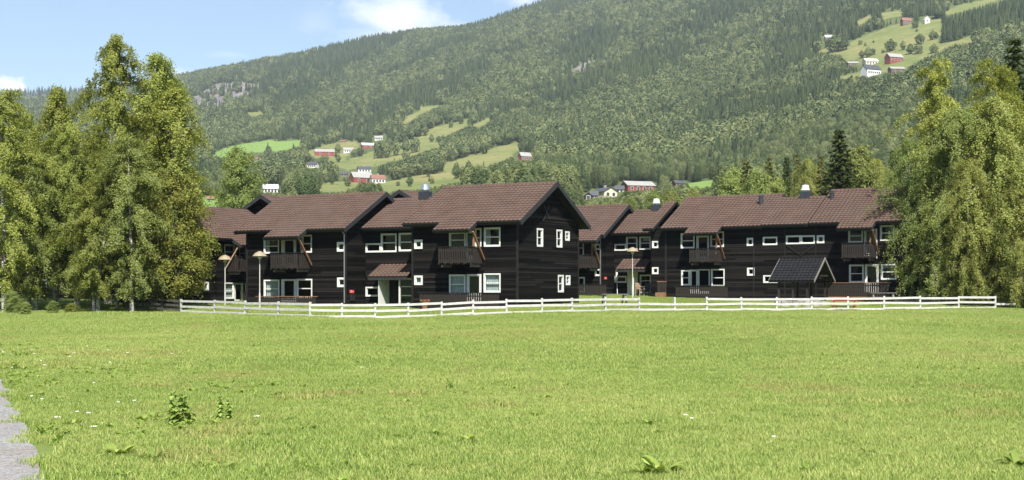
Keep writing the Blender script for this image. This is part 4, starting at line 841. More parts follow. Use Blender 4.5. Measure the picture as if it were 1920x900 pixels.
kind('o1', round_tree, 11, h=10.0, R=3.4, mat='autumn_leaf', low=.08); kind('a1', round_tree, 12, h=12.0, R=3.2, mat='birch_leaf_dark', low=.1); kind('a2', round_tree, 13, h=12.0, R=3.0, mat='birch_leaf_dark', n=24000, size=.12)
kind('s1', spruce, 21, h=18.0, R=3.3); kind('p1', spruce, 22, h=18.0, R=2.6, mat='pine_leaf', whorls=26)
def tree(key, X, d, top=None, height=None, sx=1.0, rz=0.0, name='birch_tree', label='', group=None, sink=0):
    x = (X - 960) / F * d; g = gz(x, d); h = height if height else EYE + (HZ - top) / F * d - g; (tm, cm), h0 = KINDS[key]; s_ = h / h0
    r = empty(name, (x, d, g - sink), rz); r.scale = (s_ * sx, s_ * sx, s_); tag(r, label, 'tree', group); link('trunk', tm, r); link('crown', cm, r); return r
LB = 'birches on the left'
tree('b1', 8, 88, top=172, rz=.3, sx=1.05, label='birch with pale trunk at the very left edge of the picture', group=LB)
tree('b4', -45, 92, top=215, rz=1.9, sx=1.2, label='birch cut off by the left edge of the picture', group=LB)
tree('b4', 104, 93, top=165, rz=2.1, sx=1.1, label='slim birch with narrow pointed top, second tall one from left', group=LB)
tree('b2', 66, 90, top=285, rz=4.2, sx=1.25, label='lower leafy birch between the two leftmost tall birches', group=LB)
tree('b3', 150, 91, top=240, rz=3.0, sx=1.0, label='middling birch in front left of the tallest birch', group=LB)
tree('b1', 218, 92, top=74, rz=5.0, sx=.92, label='tallest birch of the left clump with dense pointed crown', group=LB)
tree('b4', 288, 94, top=103, rz=.8, sx=1.15, label='tall slender birch right of the tallest one, trunk showing through', group=LB)
tree('b4', 335, 91, top=166, rz=3.6, sx=1.35, label='thin birch with drooping twigs at right edge of left clump', group=LB)
tree('b2', 248, 87, top=262, rz=1.1, sx=1.2, label='bright green birch at the front of the left clump', group=LB)
tree('b3', 178, 87.5, top=285, rz=.4, sx=1.15, label='short spreading birch with low branches in the left clump front', group=LB)
tree('o1', 326, 89.5, top=335, rz=1.4, sx=.95, name='rowan_tree', label='yellowish brown turning tree in front of the left wing', group=LB)
tree('b3', 205, 99, top=190, rz=1.2, sx=1.0, label='rear birch filling the gap behind the tallest left birch', group=LB)
tree('b2', 55, 98, top=215, rz=2.2, sx=1.1, label='rear birch behind the leftmost birches', group=LB)
tree('b2', 285, 98, top=235, rz=.2, sx=1.0, label='rear birch behind the right side of the left clump', group=LB)
RB = 'birches on the right'
tree('b5', 1775, 94, top=205, rz=.5, sx=.95, label='wide weeping birch beside the right end of the long house', group=RB)
tree('b3', 1788, 98, top=118, rz=2.5, sx=.95, label='tallest birch of the right clump, crown rising in the middle', group=RB)
tree('b6', 1868, 93, top=188, rz=1.7, sx=1.05, label='yellowish weeping birch at the right edge', group=RB)
tree('b5', 1722, 97, top=258, rz=4.4, sx=.7, label='darker leafy birch overlapping the house roof', group=RB)
tree('b6', 1815, 91, top=300, rz=4.0, sx=.9, label='shorter hanging birch in front of the right clump', group=RB)
tree('b3', 1872, 99, top=112, rz=.9, sx=.95, label='rear birch between the tallest right birch and the spruce', group=RB)
tree('b6', 1918, 90, top=330, rz=2.9, sx=.95, label='low hanging birch in the right corner above the fence end', group=RB)
tree('b5', 1960, 95, top=230, rz=3.2, sx=.9, label='birch cut off by the right edge of the picture', group=RB)
tree('s1', 1902, 108, top=62, rz=.2, sx=1.0, name='spruce_tree', label='dark spruce towering behind the right birches', group=None)
tree('a1', 447, 150, top=289, rz=.7, sx=.92, name='aspen_tree', label='round leafy tree standing alone behind the left roofs')
BH = 'row of trees behind the long house'
for key, X, d, top, sx, nm, lb in (('s1', 1574, 128, 237, 1.25, 'spruce_tree', 'big dark spruce standing above the roof of the long house'), ('p1', 1400, 150, 296, 1.2, 'pine_tree', 'brownish pine behind the left half of the long roof'), ('a2', 1375, 165, 325, .9, 'birch_tree', 'light green tree at the left end of the row behind the long roof'), ('p1', 1442, 155, 288, 1.0, 'pine_tree', 'olive pine, second in the row behind the long roof'), ('s1', 1475, 160, 290, .8, 'spruce_tree', 'small spruce left of the roof cowl'), ('b6', 1515, 150, 300, .75, 'birch_tree', 'pale birch right behind the white roof cowl'), ('p1', 1495, 170, 282, .9, 'pine_tree', 'pine between the small spruce and the pale birch'), ('p1', 1540, 145, 285, .9, 'pine_tree', 'pine close to the left side of the big spruce'), ('a2', 1612, 140, 285, .8, 'birch_tree', 'light green tree right beside the big spruce'), ('b6', 1642, 150, 300, .8, 'birch_tree', 'yellowish birch above the right end of the roof'), ('s1', 1672, 165, 277, .62, 'spruce_tree', 'thin dark spruce between roof end and right birches'), ('a2', 1420, 140, 330, .9, 'birch_tree', 'low bright tree behind the middle of the long roof'), ('p1', 1355, 185, 322, .9, 'pine_tree', 'farther pine at the left end of the row'),
                                   ('a2', 1300, 190, 358, .8, 'birch_tree', 'bright green tree behind the roof cowl on the link house'), ('a2', 1258, 180, 362, .9, 'birch_tree', 'leafy tree left of the bright green field'), ('a2', 1228, 170, 366, .9, 'birch_tree', 'leafy tree behind the back link house roof'), ('a1', 1180, 180, 377, .9, 'birch_tree', 'round green tree above the back house roof ridge'), ('a2', 1135, 190, 385, 1.0, 'birch_tree', 'low tree just right of the big gable'), ('a1', 1108, 175, 388, .9, 'birch_tree', 'low bush like tree beside the slope of the big gable'), ('b6', 1590, 175, 290, .9, 'birch_tree', 'olive birch behind the big spruce'), ('a1', 1455, 136, 345, .8, 'birch_tree', 'low dark green tree peeping over the long roof')):
    tree(key, X, d, top=top, sx=sx, rz=X * .37 % 6.28, name=nm, label=lb, group=BH)

# ------------------------------------------------------------------ the wooded hillside
def far_broad(seed, h, R, n, size, mat='far_broad'):
    r_ = np.random.default_rng(seed); v = r_.normal(0, 1, (n, 3)); v /= np.linalg.norm(v, axis=1, keepdims=True); lob = 1 + .22 * np.sin(v[:, 0] * 4 + seed) * np.cos(v[:, 1] * 5) + .15 * np.sin(v[:, 2] * 6 + seed)
    q = r_.uniform(.55, 1.0, (n, 1)) ** .5 * lob[:, None]; c_ = v * q * np.array([R, R, h * .45]); c_[:, 2] += h * .52; tap = np.clip(1.25 - .55 * c_[:, 2] / h, .5, 1); c_[:, :2] *= tap[:, None]
    nrm = v + r_.normal(0, .45, v.shape); nrm /= np.linalg.norm(nrm, axis=1, keepdims=True); a = r_.normal(0, 1, v.shape); a -= (a * nrm).sum(1, keepdims=True) * nrm; a /= np.linalg.norm(a, axis=1, keepdims=True); b = np.cross(nrm, a); s_ = size * r_.uniform(.6, 1.3, (n, 1))
    return quads_mesh('broadleaf_tree', c_, a * s_, b * s_ * .8, mat)
def far_spruce(seed, h, R, whorls, nb_, mat='far_spruce'):
    r_ = np.random.default_rng(seed); V = []; Fc = []
    for k in range(whorls):
        t = .05 + .95 * k / whorls
        for j in range(nb_):
            a = j / nb_ * 6.283 + k * 1.1 + r_.normal(0, .2); L = R * (1 - t) ** .9 * r_.uniform(.7, 1.2) + .15; d = np.array([math.cos(a), math.sin(a), 0]); s_ = np.array([-d[1], d[0], 0]) * L * .42; top = np.array([0, 0, h * (t + .11)]); z = np.array([0, 0, h * t]); i = len(V)
            V += [top, z + d * L * .55 - s_ + [0, 0, .1 * L], z + d * L - [0, 0, .12 * L + .25], z + d * L * .55 + s_ + [0, 0, .1 * L]]; Fc.append((i, i + 1, i + 2, i + 3))
    return npmesh('spruce_tree', np.array(V), np.array(Fc), mat)
def far_tree(name, me, X, Y, hpx, label, group, wide=1.0, h0=10.0):
    x, y, z = hill_at(X, Y); h = hpx / F * y; o = link(name, me, None, (x, y, z - .3)); o.scale = (h / h0 * wide, h / h0 * wide, h / h0); o.rotation_euler = (0, 0, X * 1.7 % 6.28); tag(o, label, 'tree', group); return o
FB = [far_broad(31, 10, 3.2, 560, .5), far_broad(32, 10, 3.8, 640, .5), far_broad(33, 10, 2.6, 460, .48), far_broad(34, 10, 3.0, 900, .42)]
FN = [far_broad(35, 10, 2.9, 5200, .17), far_broad(36, 10, 2.3, 4600, .16), far_broad(37, 10, 2.6, 5200, .17)]
FS = [far_spruce(41, 10, 1.75, 20, 8), far_spruce(42, 10, 2.0, 22, 8), far_spruce(43, 10, 1.45, 20, 7)]
G1 = 'single trees on the hillside meadows'
LABL = 'round leafy tree standing in the farm meadows on the lower slope'; LABU = 'round leafy tree standing in the pasture of the upper hillside farm'
protoB = []; protoS = []; SETS = {}
for i, (X, Y, h) in enumerate(((960, 266, 92), (1000, 262, 88), (1050, 252, 92), (1100, 245, 90), (1148, 236, 88), (1100, 274, 55), (1172, 352, 85), (1215, 362, 112), (1252, 345, 92), (1140, 352, 70), (1360, 372, 88), (1422, 378, 98), (1310, 278, 62), (1360, 266, 62), (1410, 256, 62), (1460, 248, 60), (1500, 244, 62), (1548, 78, 60), (1120, 412, 62), (1060, 352, 58), (1060, 408, 30), (672, 288, 40), (752, 286, 46), (752, 238, 50), (862, 256, 50), (832, 260, 46), (622, 218, 52), (392, 262, 62), (648, 300, 40), (442, 442, 28), (1290, 190, 48), (1232, 182, 42), (1332, 108, 34), (1384, 88, 36), (1200, 150, 60), (1160, 150, 70), (905, 390, 32), (800, 410, 44), (860, 425, 40), (720, 400, 50), (1235, 395, 36), (690, 280, 36))):
    ar = 'between the two middle farm meadows' if i < 6 else 'below the middle meadow' if i < 12 else 'in the hedge row above the right farm meadow' if i < 18 else 'around the farm buildings and lower fields'
    X_, Y_ = px('R7', X, Y); o = far_tree('broadleaf_tree', FB[i % 4], X_, Y_, h / 2.743, ar, G1, 1.12 if h < 75 else .95); SETS.setdefault(ar, []).append((X_, o))
    if i < 4: protoB.append(o)
for i, (X, Y, h) in enumerate(((765, 432, 108), (870, 422, 82), (930, 458, 92), (1000, 456, 96), (1012, 372, 92), (1115, 338, 86), (1145, 330, 62), (970, 237, 70), (985, 268, 30), (520, 492, 72), (572, 482, 86), (612, 467, 66), (700, 447, 32), (620, 362, 26), (550, 388, 32), (510, 376, 48), (280, 437, 140), (332, 432, 132), (372, 426, 120), (150, 432, 100), (622, 252, 102), (580, 268, 100), (662, 247, 96), (540, 267, 60), (1130, 448, 82), (1190, 152, 92))):
    X_, Y_ = px('R8', X, Y); ar = 'in the pasture of the upper right farm'; SETS.setdefault(ar, []).append((X_, far_tree('broadleaf_tree', FB[(i + 1) % 4], X_, Y_, h / 4.5, ar, G1, 1.25)))
for i, (X, Y, h) in enumerate(((390, 212, 34), (522, 272, 84), (1500, 332, 56), (740, 260, 46), (560, 210, 46), (1220, 385, 40))):
    X_, Y_ = px('R7', X, Y); o = far_tree('spruce_tree', FS[i % 3], X_, Y_, h / 2.743, 'by the lower farm meadows', G1, 1.2); SETS.setdefault('by the lower farm meadows', []).append((X_, o))
    if i < 3: protoS.append(o)
ORD = 'first second third fourth fifth sixth seventh eighth ninth tenth eleventh twelfth thirteenth fourteenth fifteenth sixteenth seventeenth eighteenth nineteenth twentieth twenty-first twenty-second twenty-third twenty-fourth twenty-fifth twenty-sixth'.split()
for ar, L in SETS.items():
    for k, (X_, o) in enumerate(sorted(L, key=lambda q_: q_[0])): o['label'] = ORD[k] + ' from left of the ' + ('dark spruces ' if o.name.startswith('spruce') else 'leafy trees ') + ar
def scatter(name, label, pts, scale, rot, idx, protos, kind_='stuff', aspect=None):
    n = len(pts); me = bpy.data.meshes.new(name); me.vertices.add(n); me.vertices.foreach_set('co', np.asarray(pts, np.float32).ravel())
    for nm, ty, arr in (('sc', 'FLOAT', scale), ('rz', 'FLOAT', rot), ('pi', 'INT', idx)):
        me.attributes.new(nm, ty, 'POINT').data.foreach_set('value', np.asarray(arr, np.float32 if ty == 'FLOAT' else np.int32))
    o = tag(link(name, me), label, None, None, kind_)
    ng = bpy.data.node_groups.new(name, 'GeometryNodeTree'); ng.interface.new_socket('Geometry', in_out='INPUT', socket_type='NodeSocketGeometry'); ng.interface.new_socket('Geometry', in_out='OUTPUT', socket_type='NodeSocketGeometry')
    gi = ng.nodes.new('NodeGroupInput'); go = ng.nodes.new('NodeGroupOutput'); ip = ng.nodes.new('GeometryNodeInstanceOnPoints'); jo = ng.nodes.new('GeometryNodeJoinGeometry')
    for p in protos:
        oi = ng.nodes.new('GeometryNodeObjectInfo'); oi.inputs['Object'].default_value = p; oi.inputs['As Instance'].default_value = True; oi.transform_space = 'ORIGINAL'; ng.links.new(oi.outputs['Geometry'], jo.inputs[0])
    def attr(nm, ty): a = ng.nodes.new('GeometryNodeInputNamedAttribute'); a.data_type = ty; a.inputs['Name'].default_value = nm; return a.outputs['Attribute']
    cx = ng.nodes.new('ShaderNodeCombineXYZ'); ng.links.new(attr('rz', 'FLOAT'), cx.inputs[2]); ng.links.new(gi.outputs[0], ip.inputs['Points']); ng.links.new(jo.outputs[0], ip.inputs['Instance']); ip.inputs['Pick Instance'].default_value = True
    ng.links.new(attr('pi', 'INT'), ip.inputs['Instance Index']); ng.links.new(cx.outputs[0], ip.inputs['Rotation']); ng.links.new(attr('sc', 'FLOAT'), ip.inputs['Scale']); ng.links.new(ip.outputs[0], go.inputs[0])
    md = o.modifiers.new('scatter', 'NODES'); md.node_group = ng; return o
# ------------------------------------------------------------------ farms on the slope
FARMS = []
def farm(name, reg, x0, y0, x1, y1, wall, roof_, label, gable=False, yaw=0.0, rise=.42, win=2, chimney=False, cat='house'):
    """a far building: silhouette width x0..x1, eaves to ridge, standing on the slope where its base shows"""
    a = px(reg, x0, y0, x1, y1); FARMS.append(a); X = (a[0] + a[2]) / 2; x, y, z = hill_at(X, a[3]); W = (a[2] - a[0]) / F * y; Ht = (a[3] - a[1]) / F * y
    r = empty(name, (x, y, z - .3), yaw); tag(r, label, cat, 'farm buildings on the hillside')
    if gable: w_, l_ = W * .92, max(W * 1.3, 6)
    else: w_, l_ = min(W * .55, 9), W * .95
    hr = Ht * rise; hw = Ht - hr; o = .35
    # local: ridge along axis R; gable -> ridge along y
    def P(a_, b_, z_): return (b_, a_, z_) if gable else (a_, b_, z_)
    b = MB(); L, Wd = l_ / 2, w_ / 2
    b.add([P(-L, -Wd, -2), P(L, -Wd, -2), P(L, Wd, -2), P(-L, Wd, -2), P(-L, -Wd, hw), P(L, -Wd, hw), P(L, Wd, hw), P(-L, Wd, hw), P(-L, 0, Ht - .12), P(L, 0, Ht - .12)], [(0, 1, 5, 4), (2, 3, 7, 6), (1, 2, 6, 9, 5), (3, 0, 4, 8, 7)]); b.build('wall', wall, r)
    b = MB(); ez = hw - o * (hr / Wd)
    for s_ in (-1, 1):
        b.hexa([P(-L - o, s_ * (Wd + o), ez), P(L + o, s_ * (Wd + o), ez), P(L + o, 0, Ht), P(-L - o, 0, Ht), P(-L - o, s_ * (Wd + o), ez + .2), P(L + o, s_ * (Wd + o), ez + .2), P(L + o, 0, Ht + .2), P(-L - o, 0, Ht + .2)])
    rf = b.build('roof', roof_, r)
    if chimney: MB().box(-.4, .4, -.4, .4, Ht - .6, Ht + .9).build('chimney', 'far_grey_roof', rf)
    n = win if gable else win * 2
    for k in range(n):
        t_ = (k + .5) / n * 2 - 1
        if gable: c0, b_ = t_ * Wd * .9, -L
        else: c0, b_ = t_ * L * .9, -Wd
        zc = hw * .5; ww = min(.55, (Wd if gable else L) / n * .55)
        f_ = MB().box(c0 - ww - .12, c0 + ww + .12, b_ - .06, b_ + .02, zc - .75, zc + .75); wo = f_.build('window', 'far_white', r); MB().box(c0 - ww, c0 + ww, b_ - .1, b_ - .062, zc - .62, zc + .62).build('pane', 'far_glass', wo)
    return r
farm('barn', 'R7', 630, 218, 733, 252, 'far_red', 'far_grey_roof', 'long red barn with grey roof among the left hillside fields', cat='barn', yaw=.18, win=1)
farm('farm_house', 'R7', 778, 210, 833, 236, 'far_white', 'far_grey_roof', 'white house with grey roof right of the long red barn', yaw=.15)
farm('barn', 'R7', 870, 186, 937, 214, 'far_red', 'far_white_roof', 'red barn with whitish roof above the white houses', cat='barn', yaw=.3, win=1)
farm('farm_house', 'R7', 940, 149, 983, 172, 'far_white', 'far_grey_roof', 'topmost white house of the left hillside farms')
farm('cabin', 'R7', 764, 172, 792, 184, 'far_red', 'far_red_roof', 'tiny red cabin at the edge of the wood', win=1)
farm('farm_house', 'R7', 596, 282, 649, 314, 'far_white', 'far_dark_roof', 'white house half hidden by trees below the long barn', yaw=-.3)
farm('farm_house', 'R7', 850, 306, 920, 337, 'far_white', 'far_dark_roof', 'white farmhouse with dark roof behind the grey roofed barn', yaw=.25, chimney=True)
farm('barn', 'R7', 814, 336, 925, 390, 'far_red', 'far_grey_roof', 'big red barn with grey roof, largest of the lower farm', cat='barn', yaw=.5, win=1, rise=.5)
farm('farm_house', 'R7', 918, 349, 992, 394, 'far_white', 'far_red_roof', 'white farmhouse with red roof right of the big red barn', yaw=.35, chimney=True)
farm('farm_house', 'R7', 366, 398, 442, 444, 'far_white', 'far_white_roof', 'pale building just above the left house roof', yaw=.2)
farm('farm_house', 'R7', 1680, 234, 1742, 278, 'far_red', 'far_grey_roof', 'red house with pale gable at the edge of the wood', yaw=.5)
farm('shed', 'R7', 764, 333, 798, 358, 'far_red', 'far_dark_roof', 'small red shed left of the big barn', win=1, cat='shed')
farm('farm_house', 'R7', 290, 260, 342, 282, 'far_cream', 'far_red_roof', 'ochre house hidden among trees below the green field')
farm('shed', 'R7', 78, 460, 117, 482, 'far_red', 'far_red_roof', 'little red shed left behind the leafy tree', win=1, cat='shed')
farm('farm_house', 'R6', 155, 454, 197, 490, 'far_black', 'far_dark_roof', 'black house right of the big gable roof', gable=True, win=1)
farm('farm_house', 'R6', 192, 444, 228, 482, 'far_red', 'far_dark_roof', 'red house between the black and the cream one', win=1)
farm('farm_house', 'R6', 222, 426, 310, 478, 'far_cream', 'far_dark_roof', 'cream gabled house above the back roofs', gable=True, yaw=.5, chimney=True)
farm('shed', 'R6', 320, 416, 366, 452, 'far_cream', 'far_dark_roof', 'grey roofed shed beside the long red barn near the village', cat='shed', win=1)
farm('barn', 'R6', 357, 393, 522, 448, 'far_red', 'far_grey_roof', 'long red barn with pale grey roof above the back roofs', cat='barn', yaw=.35, win=2)
farm('barn', 'R6', 626, 389, 687, 420, 'far_red', 'far_dark_roof', 'small bright red barn beside the green field', cat='barn', yaw=.4, win=1)
farm('farm_house', 'R8', 520, 545, 675, 642, 'far_white', 'far_dark_roof', 'large white villa of the upper right farm', yaw=.45, win=3, chimney=True)
farm('barn', 'R8', 530, 493, 653, 548, 'far_cream', 'far_white_roof', 'pale yellow barn behind the white villa', cat='barn', yaw=.25)
farm('barn', 'R8', 722, 450, 862, 528, 'far_red', 'far_grey_roof', 'red barn right of the white villa', cat='barn', yaw=.35)
farm('shed', 'R8', 748, 563, 877, 608, 'far_brown', 'far_grey_roof', 'dark brown shed with grey roof below the red barn', cat='shed', yaw=.15, win=1)
farm('cabin', 'R8', 852, 149, 936, 210, 'far_brown', 'far_red_roof', 'brown log cabin high on the upper pasture', yaw=.2)
farm('cabin', 'R8', 1042, 138, 1090, 194, 'far_white', 'far_white_roof', 'narrow white cabin high on the upper pasture', gable=True, win=1)
farm('shed', 'R8', 208, 295, 270, 338, 'far_brown', 'far_white_roof', 'shed with pale roof at the left edge of the upper pasture', cat='shed', win=1)
farm('shed', 'R8', 400, 518, 488, 552, 'far_brown', 'far_grey_roof', 'low grey shed left of the pale yellow barn', cat='shed', win=1)
# utility pole on the ridge field
x, y, z = hill_at(1773, 29); r = empty('utility_pole', (x, y, z)); tag(r, 'thin pale utility pole beside the topmost field', 'pole'); MB().tube([(0, 0, -1), (0, 0, 11)], [.22, .15], 8).build('pole', 'grey_wood', r); MB().box(-1.2, 1.2, -.08, .08, 9.8, 10).build('crossarm', 'grey_wood', r)

r_ = np.random.default_rng(77); N = 135000
kk = r_.uniform((-160 - 960) / F, (2080 - 960) / F, N); dd = np.sqrt(r_.uniform(235 ** 2, 2860 ** 2, N)); keep = r_.uniform(0, 1, N) < np.interp(dd, [200, 900, 1600, 2860], [1, 1, .7, .5]); kk, dd = kk[keep], dd[keep]
x = kk * dd; y = dd; z = hill_z(x, y); X = 960 + F * kk; Y = HZ - F * (z - EYE) / y
m_, l_, rk = cover(x, y, z); edge = np.zeros(len(x), bool)
Yt = HZ - F * (z - 5 - EYE) / y; # keep trees from standing in front of the meadows
hmax = np.where(m_ | l_, 5.0, 40.0)
for st_ in range(1, 17):
    cc = cover(x, y, z + st_); hit = cc[0] | cc[1]; Yh = HZ - F * (z + st_ - EYE) / y
    for x0_, y0_, x1_, y1_ in FARMS: hit |= (X > x0_ - 2 - 3 * F / y) & (X < x1_ + 2 + 3 * F / y) & (Yh > y0_ - 1) & (Yh < y1_ + 1)
    hmax = np.where(hit & (hmax > st_), st_, hmax)
m2 = (hmax < 4.5) & ~(m_ | l_); l2 = m2
ok = ~((m_ | l_) & (r_.uniform(0, 1, len(x)) < .965)) & ~((m2 | l2) & (r_.uniform(0, 1, len(x)) < .93)) & ~(rk & (r_.uniform(0, 1, len(x)) < .88))
pl = inside(poly('R8', 1170, 350, 1180, 150, 1260, 100, 1900, -60, 1900, 330, 1700, 260, 1480, 300), X, Y)
lowfree = (dd < 330) & (X < 1060); ok &= ~lowfree
x, y, z, X, Y, dd, pl, hmax = [q_[ok] for q_ in (x, y, z, X, Y, dd, pl, hmax)]
dg = Y + .42 * X; nv = vnoise(dg, X * .22, 30, 3) * .6 + vnoise(dg, X * .4, 11, 4) * .25 + vnoise(x, y, 50, 5) * .15
ps = np.interp(Y, [40, 130, 230, 330, 400], [1.0, .66, .28, .14, .08]) + (nv - .5) * 2.9 - .1 * (dd < 800); sp_ = (r_.uniform(0, 1, len(x)) < ps) | pl
size = np.interp(dd, [250, 1600, 2800], [.9, .92, 1.12]) * r_.uniform(.7, 1.3, len(x)); nb2 = vnoise(x, y, 110, 9)
near = dd < 780; NP = []
for k, (X_, d_, h_) in enumerate(((1400, 300, 12), (1440, 320, 13), (1490, 330, 11))):
    x_ = (X_ - 960) / F * d_; o = link('broadleaf_tree', FN[k], None, (x_, d_, float(hill_z(np.array(x_), np.array(float(d_)))) - .3)); o.scale = (h_ / 10,) * 3; tag(o, ('broad', 'tall', 'slim')[k] + ' light green tree at the foot of the wood behind the roofs', 'tree'); NP.append(o)
for sel, nm, lb, protos, h_ in ((~sp_ & ~near, 'broadleaf_forest', 'mixed broadleaf wood covering the mountain slope', protoB, 1.12), (~sp_ & near, 'broadleaf_wood', 'light green leafy wood at the foot of the slope behind the roofs', NP, 1.0), (sp_, 'spruce_forest', 'dark spruce wood covering the mountain slope and ridge', protoS, 1.08)):
    n = int(sel.sum()); pts = np.stack([x[sel], y[sel], z[sel] - .4], -1); sz = np.minimum(size[sel] * h_ * np.where(pl[sel], 1.15, .8 + .45 * nb2[sel]), hmax[sel] / 10); scatter(nm, lb, pts, sz, r_.uniform(0, 6.28, n), r_.integers(0, len(protos), n), protos)
fp_ = FARV[2:4, 20:115].reshape(-1, 3); fp_ = np.repeat(fp_, 14, 0) + r_.normal(0, 1, (len(fp_) * 14, 3)) * np.array([22, 30, 0]); scatter('far_spruce_forest', 'bluish wooded ridge far behind the left birches', fp_ - [0, 0, 3], r_.uniform(1.2, 2.2, len(fp_)), r_.uniform(0, 6.28, len(fp_)), r_.integers(0, 3, len(fp_)), protoS)

# ------------------------------------------------------------------ meadow grass, weeds, flowers
leaf('straw', (.29, .29, .10), (.46, .42, .17), .3, gloss=0)
def blades(seed, n, rad, hmin, hmax, wd, lean=.5, mat='grass'):
    r_ = np.random.default_rng(seed); a = r_.uniform(0, 6.283, n); q_ = rad * np.sqrt(r_.uniform(0, 1, n)); b = np.stack([np.cos(a) * q_, np.sin(a) * q_, np.full(n, -.03)], -1); az = r_.uniform(0, 6.283, n); h = r_.uniform(hmin, hmax, n); ln = h * r_.uniform(.1, lean, n)
    d = np.stack([np.cos(az), np.sin(az), np.zeros(n)], -1); sd = np.stack([-np.sin(az), np.cos(az), np.zeros(n)], -1) * (wd * r_.uniform(.7, 1.3, n))[:, None]; up = np.array([0, 0, 1.0])
    m_ = b + d * (ln * .35)[:, None] + up * (h * .6)[:, None]; t_ = b + d * ln[:, None] + up * (h * r_.uniform(.8, 1, n))[:, None]
    v = np.stack([b - sd, b + sd, m_ + sd * .8, m_ - sd * .8, t_ + sd * .12, t_ - sd * .12], 1).reshape(-1, 3); i = (np.arange(n) * 6)[:, None]
    return npmesh('grass_tuft', v, np.concatenate([i + np.array([0, 1, 2, 3]), i + np.array([3, 2, 4, 5])]), mat)
GP = []
for k in range(6):
    o = link('grass_tuft', blades(60 + k, 620, .34, .035, .125, .0036, .75), None, (-1.5 + k * 1.1, 13 + k * .7, 0)); o.location.z = gz(o.location.x, o.location.y); tag(o, 'tuft of meadow grass in the foreground', None, None, 'stuff'); GP.append(o)
r_ = np.random.default_rng(99)
def field(n, d0, d1):
    d = np.sqrt(r_.uniform(d0 ** 2, d1 ** 2, n)); k = r_.uniform(-.43, .43, n); return k * d, d
P_ = []; S_ = []
for n, d0, d1, s0, s1 in ((10500, 9.5, 26, .7, 1.3), (11500, 26, 50, .9, 1.5), (15000, 50, 96, 1.2, 1.8), (5000, 96, 130, 1.2, 1.6)):
    x, y = field(n, d0, d1); pe = np.array([path_edge(v_) for v_ in y]); keep = (x > pe - .22 + .55 * vnoise(x + 9, y, .45, 8) + r_.exponential(.22, n)) | (x < pe - 3.3)
    s_fence = y - np.interp(x / y, fxx, fdd); lawn = s_fence > .3
    keep &= ~(s_fence > 60)
    for hh, (a0, a1, b0_, b1_) in ((A, (-7.6, .1, -.2, 8.3)), (A, (-21, -12.6, -.2, 8.3)), (A, (-12.7, -7.5, 2, 9)), (A0, (-.1, 9, -.2, 8)), (M, (-8, 0, -.2, 8.3)), (M, (0, 5, 2, 9)), (C, (-2.6, 19.5, -.2, 8))):
        lx, ly = x - hh.P[0], y - hh.P[1]; u = lx * hh.U[0] + ly * hh.U[1]; v_ = lx * hh.V[0] + ly * hh.V[1]; keep &= ~((u > a0) & (u < a1) & (v_ > b0_ - 1.8) & (v_ < b1_))
    x, y, lawn = x[keep], y[keep], lawn[keep]; nz = vnoise(x, y, 2.6, 5); near_path = np.clip(1 - (x - np.array([path_edge(v_) for v_ in y])) / 2.5, 0, 1) * (y < 45)
    P_.append(np.stack([x, y, ground(x, y)], -1)); S_.append(np.where(lawn, .6, 1.0) * (s0 + (s1 - s0) * nz) * r_.uniform(.85, 1.15, len(x)) * (1 - .35 * near_path))
P_ = np.concatenate(P_); S_ = np.concatenate(S_)
scatter('meadow_grass', 'bright green meadow grass filling the foreground up to the fence', P_, S_, r_.uniform(0, 6.28, len(P_)), r_.integers(0, 6, len(P_)), GP)
# longer grass along the fence and under the birches
r_ = np.random.default_rng(12); n = 900; k = r_.uniform(-.25, .38, n); y = np.interp(k, fxx, fdd) + np.abs(r_.normal(0, .22, n)) * r_.choice([-1, 1], n, p=[.65, .35]); x = k * y
n2 = 500; k2 = r_.uniform(-.38, -.24, n2); y2 = r_.uniform(80, 90, n2); x = np.concatenate([x, k2 * y2]); y = np.concatenate([y, y2]); nz = vnoise(x, y, 1.1, 14)
scatter('long_grass', 'longer unmown grass along the white fence and under the left birches', np.stack([x, y, ground(x, y)], -1), 1.2 + 2.6 * np.clip(nz - .35, 0, 1) * r_.uniform(.6, 1.3, len(x)), r_.uniform(0, 6.28, len(x)), r_.integers(0, 6, len(x)), GP)
# dried straw coloured patches in the meadow
SP = []
for k in range(2):
    x_, y_ = at((760, 1150)[k], (628, 632)[k]); o = link('straw_tuft', blades(90 + k, 420, .36, .05, .15, .004, .9, 'straw'), None, (x_, y_, gz(x_, y_))); tag(o, 'tuft of dried straw coloured grass in the meadow', None, None, 'stuff'); SP.append(o)
X_ = np.concatenate([r_.uniform(630, 1130, 420), r_.uniform(1300, 1500, 90), r_.uniform(60, 330, 90), r_.uniform(150, 420, 60), r_.uniform(0, 1920, 160)]); Y_ = np.concatenate([r_.normal(629, 5, 420), r_.normal(622, 3, 90), r_.normal(672, 8, 90), r_.uniform(790, 890, 60), r_.uniform(605, 800, 160)])
P2 = np.array([(*at(a, b), 0) for a, b in zip(X_, Y_)]); nz = vnoise(P2[:, 0], P2[:, 1], 2.2, 15); kp = (nz > .52) & (P2[:, 0] > np.array([path_edge(q_) for q_ in P2[:, 1]]) + .3); P2 = P2[kp]; P2[:, 2] = ground(P2[:, 0], P2[:, 1])
scatter('dry_grass', 'dried straw coloured grass in bands across the meadow', P2, r_.uniform(.6, 1.3, len(P2)), r_.uniform(0, 6.28, len(P2)), r_.integers(0, 2, len(P2)), SP)
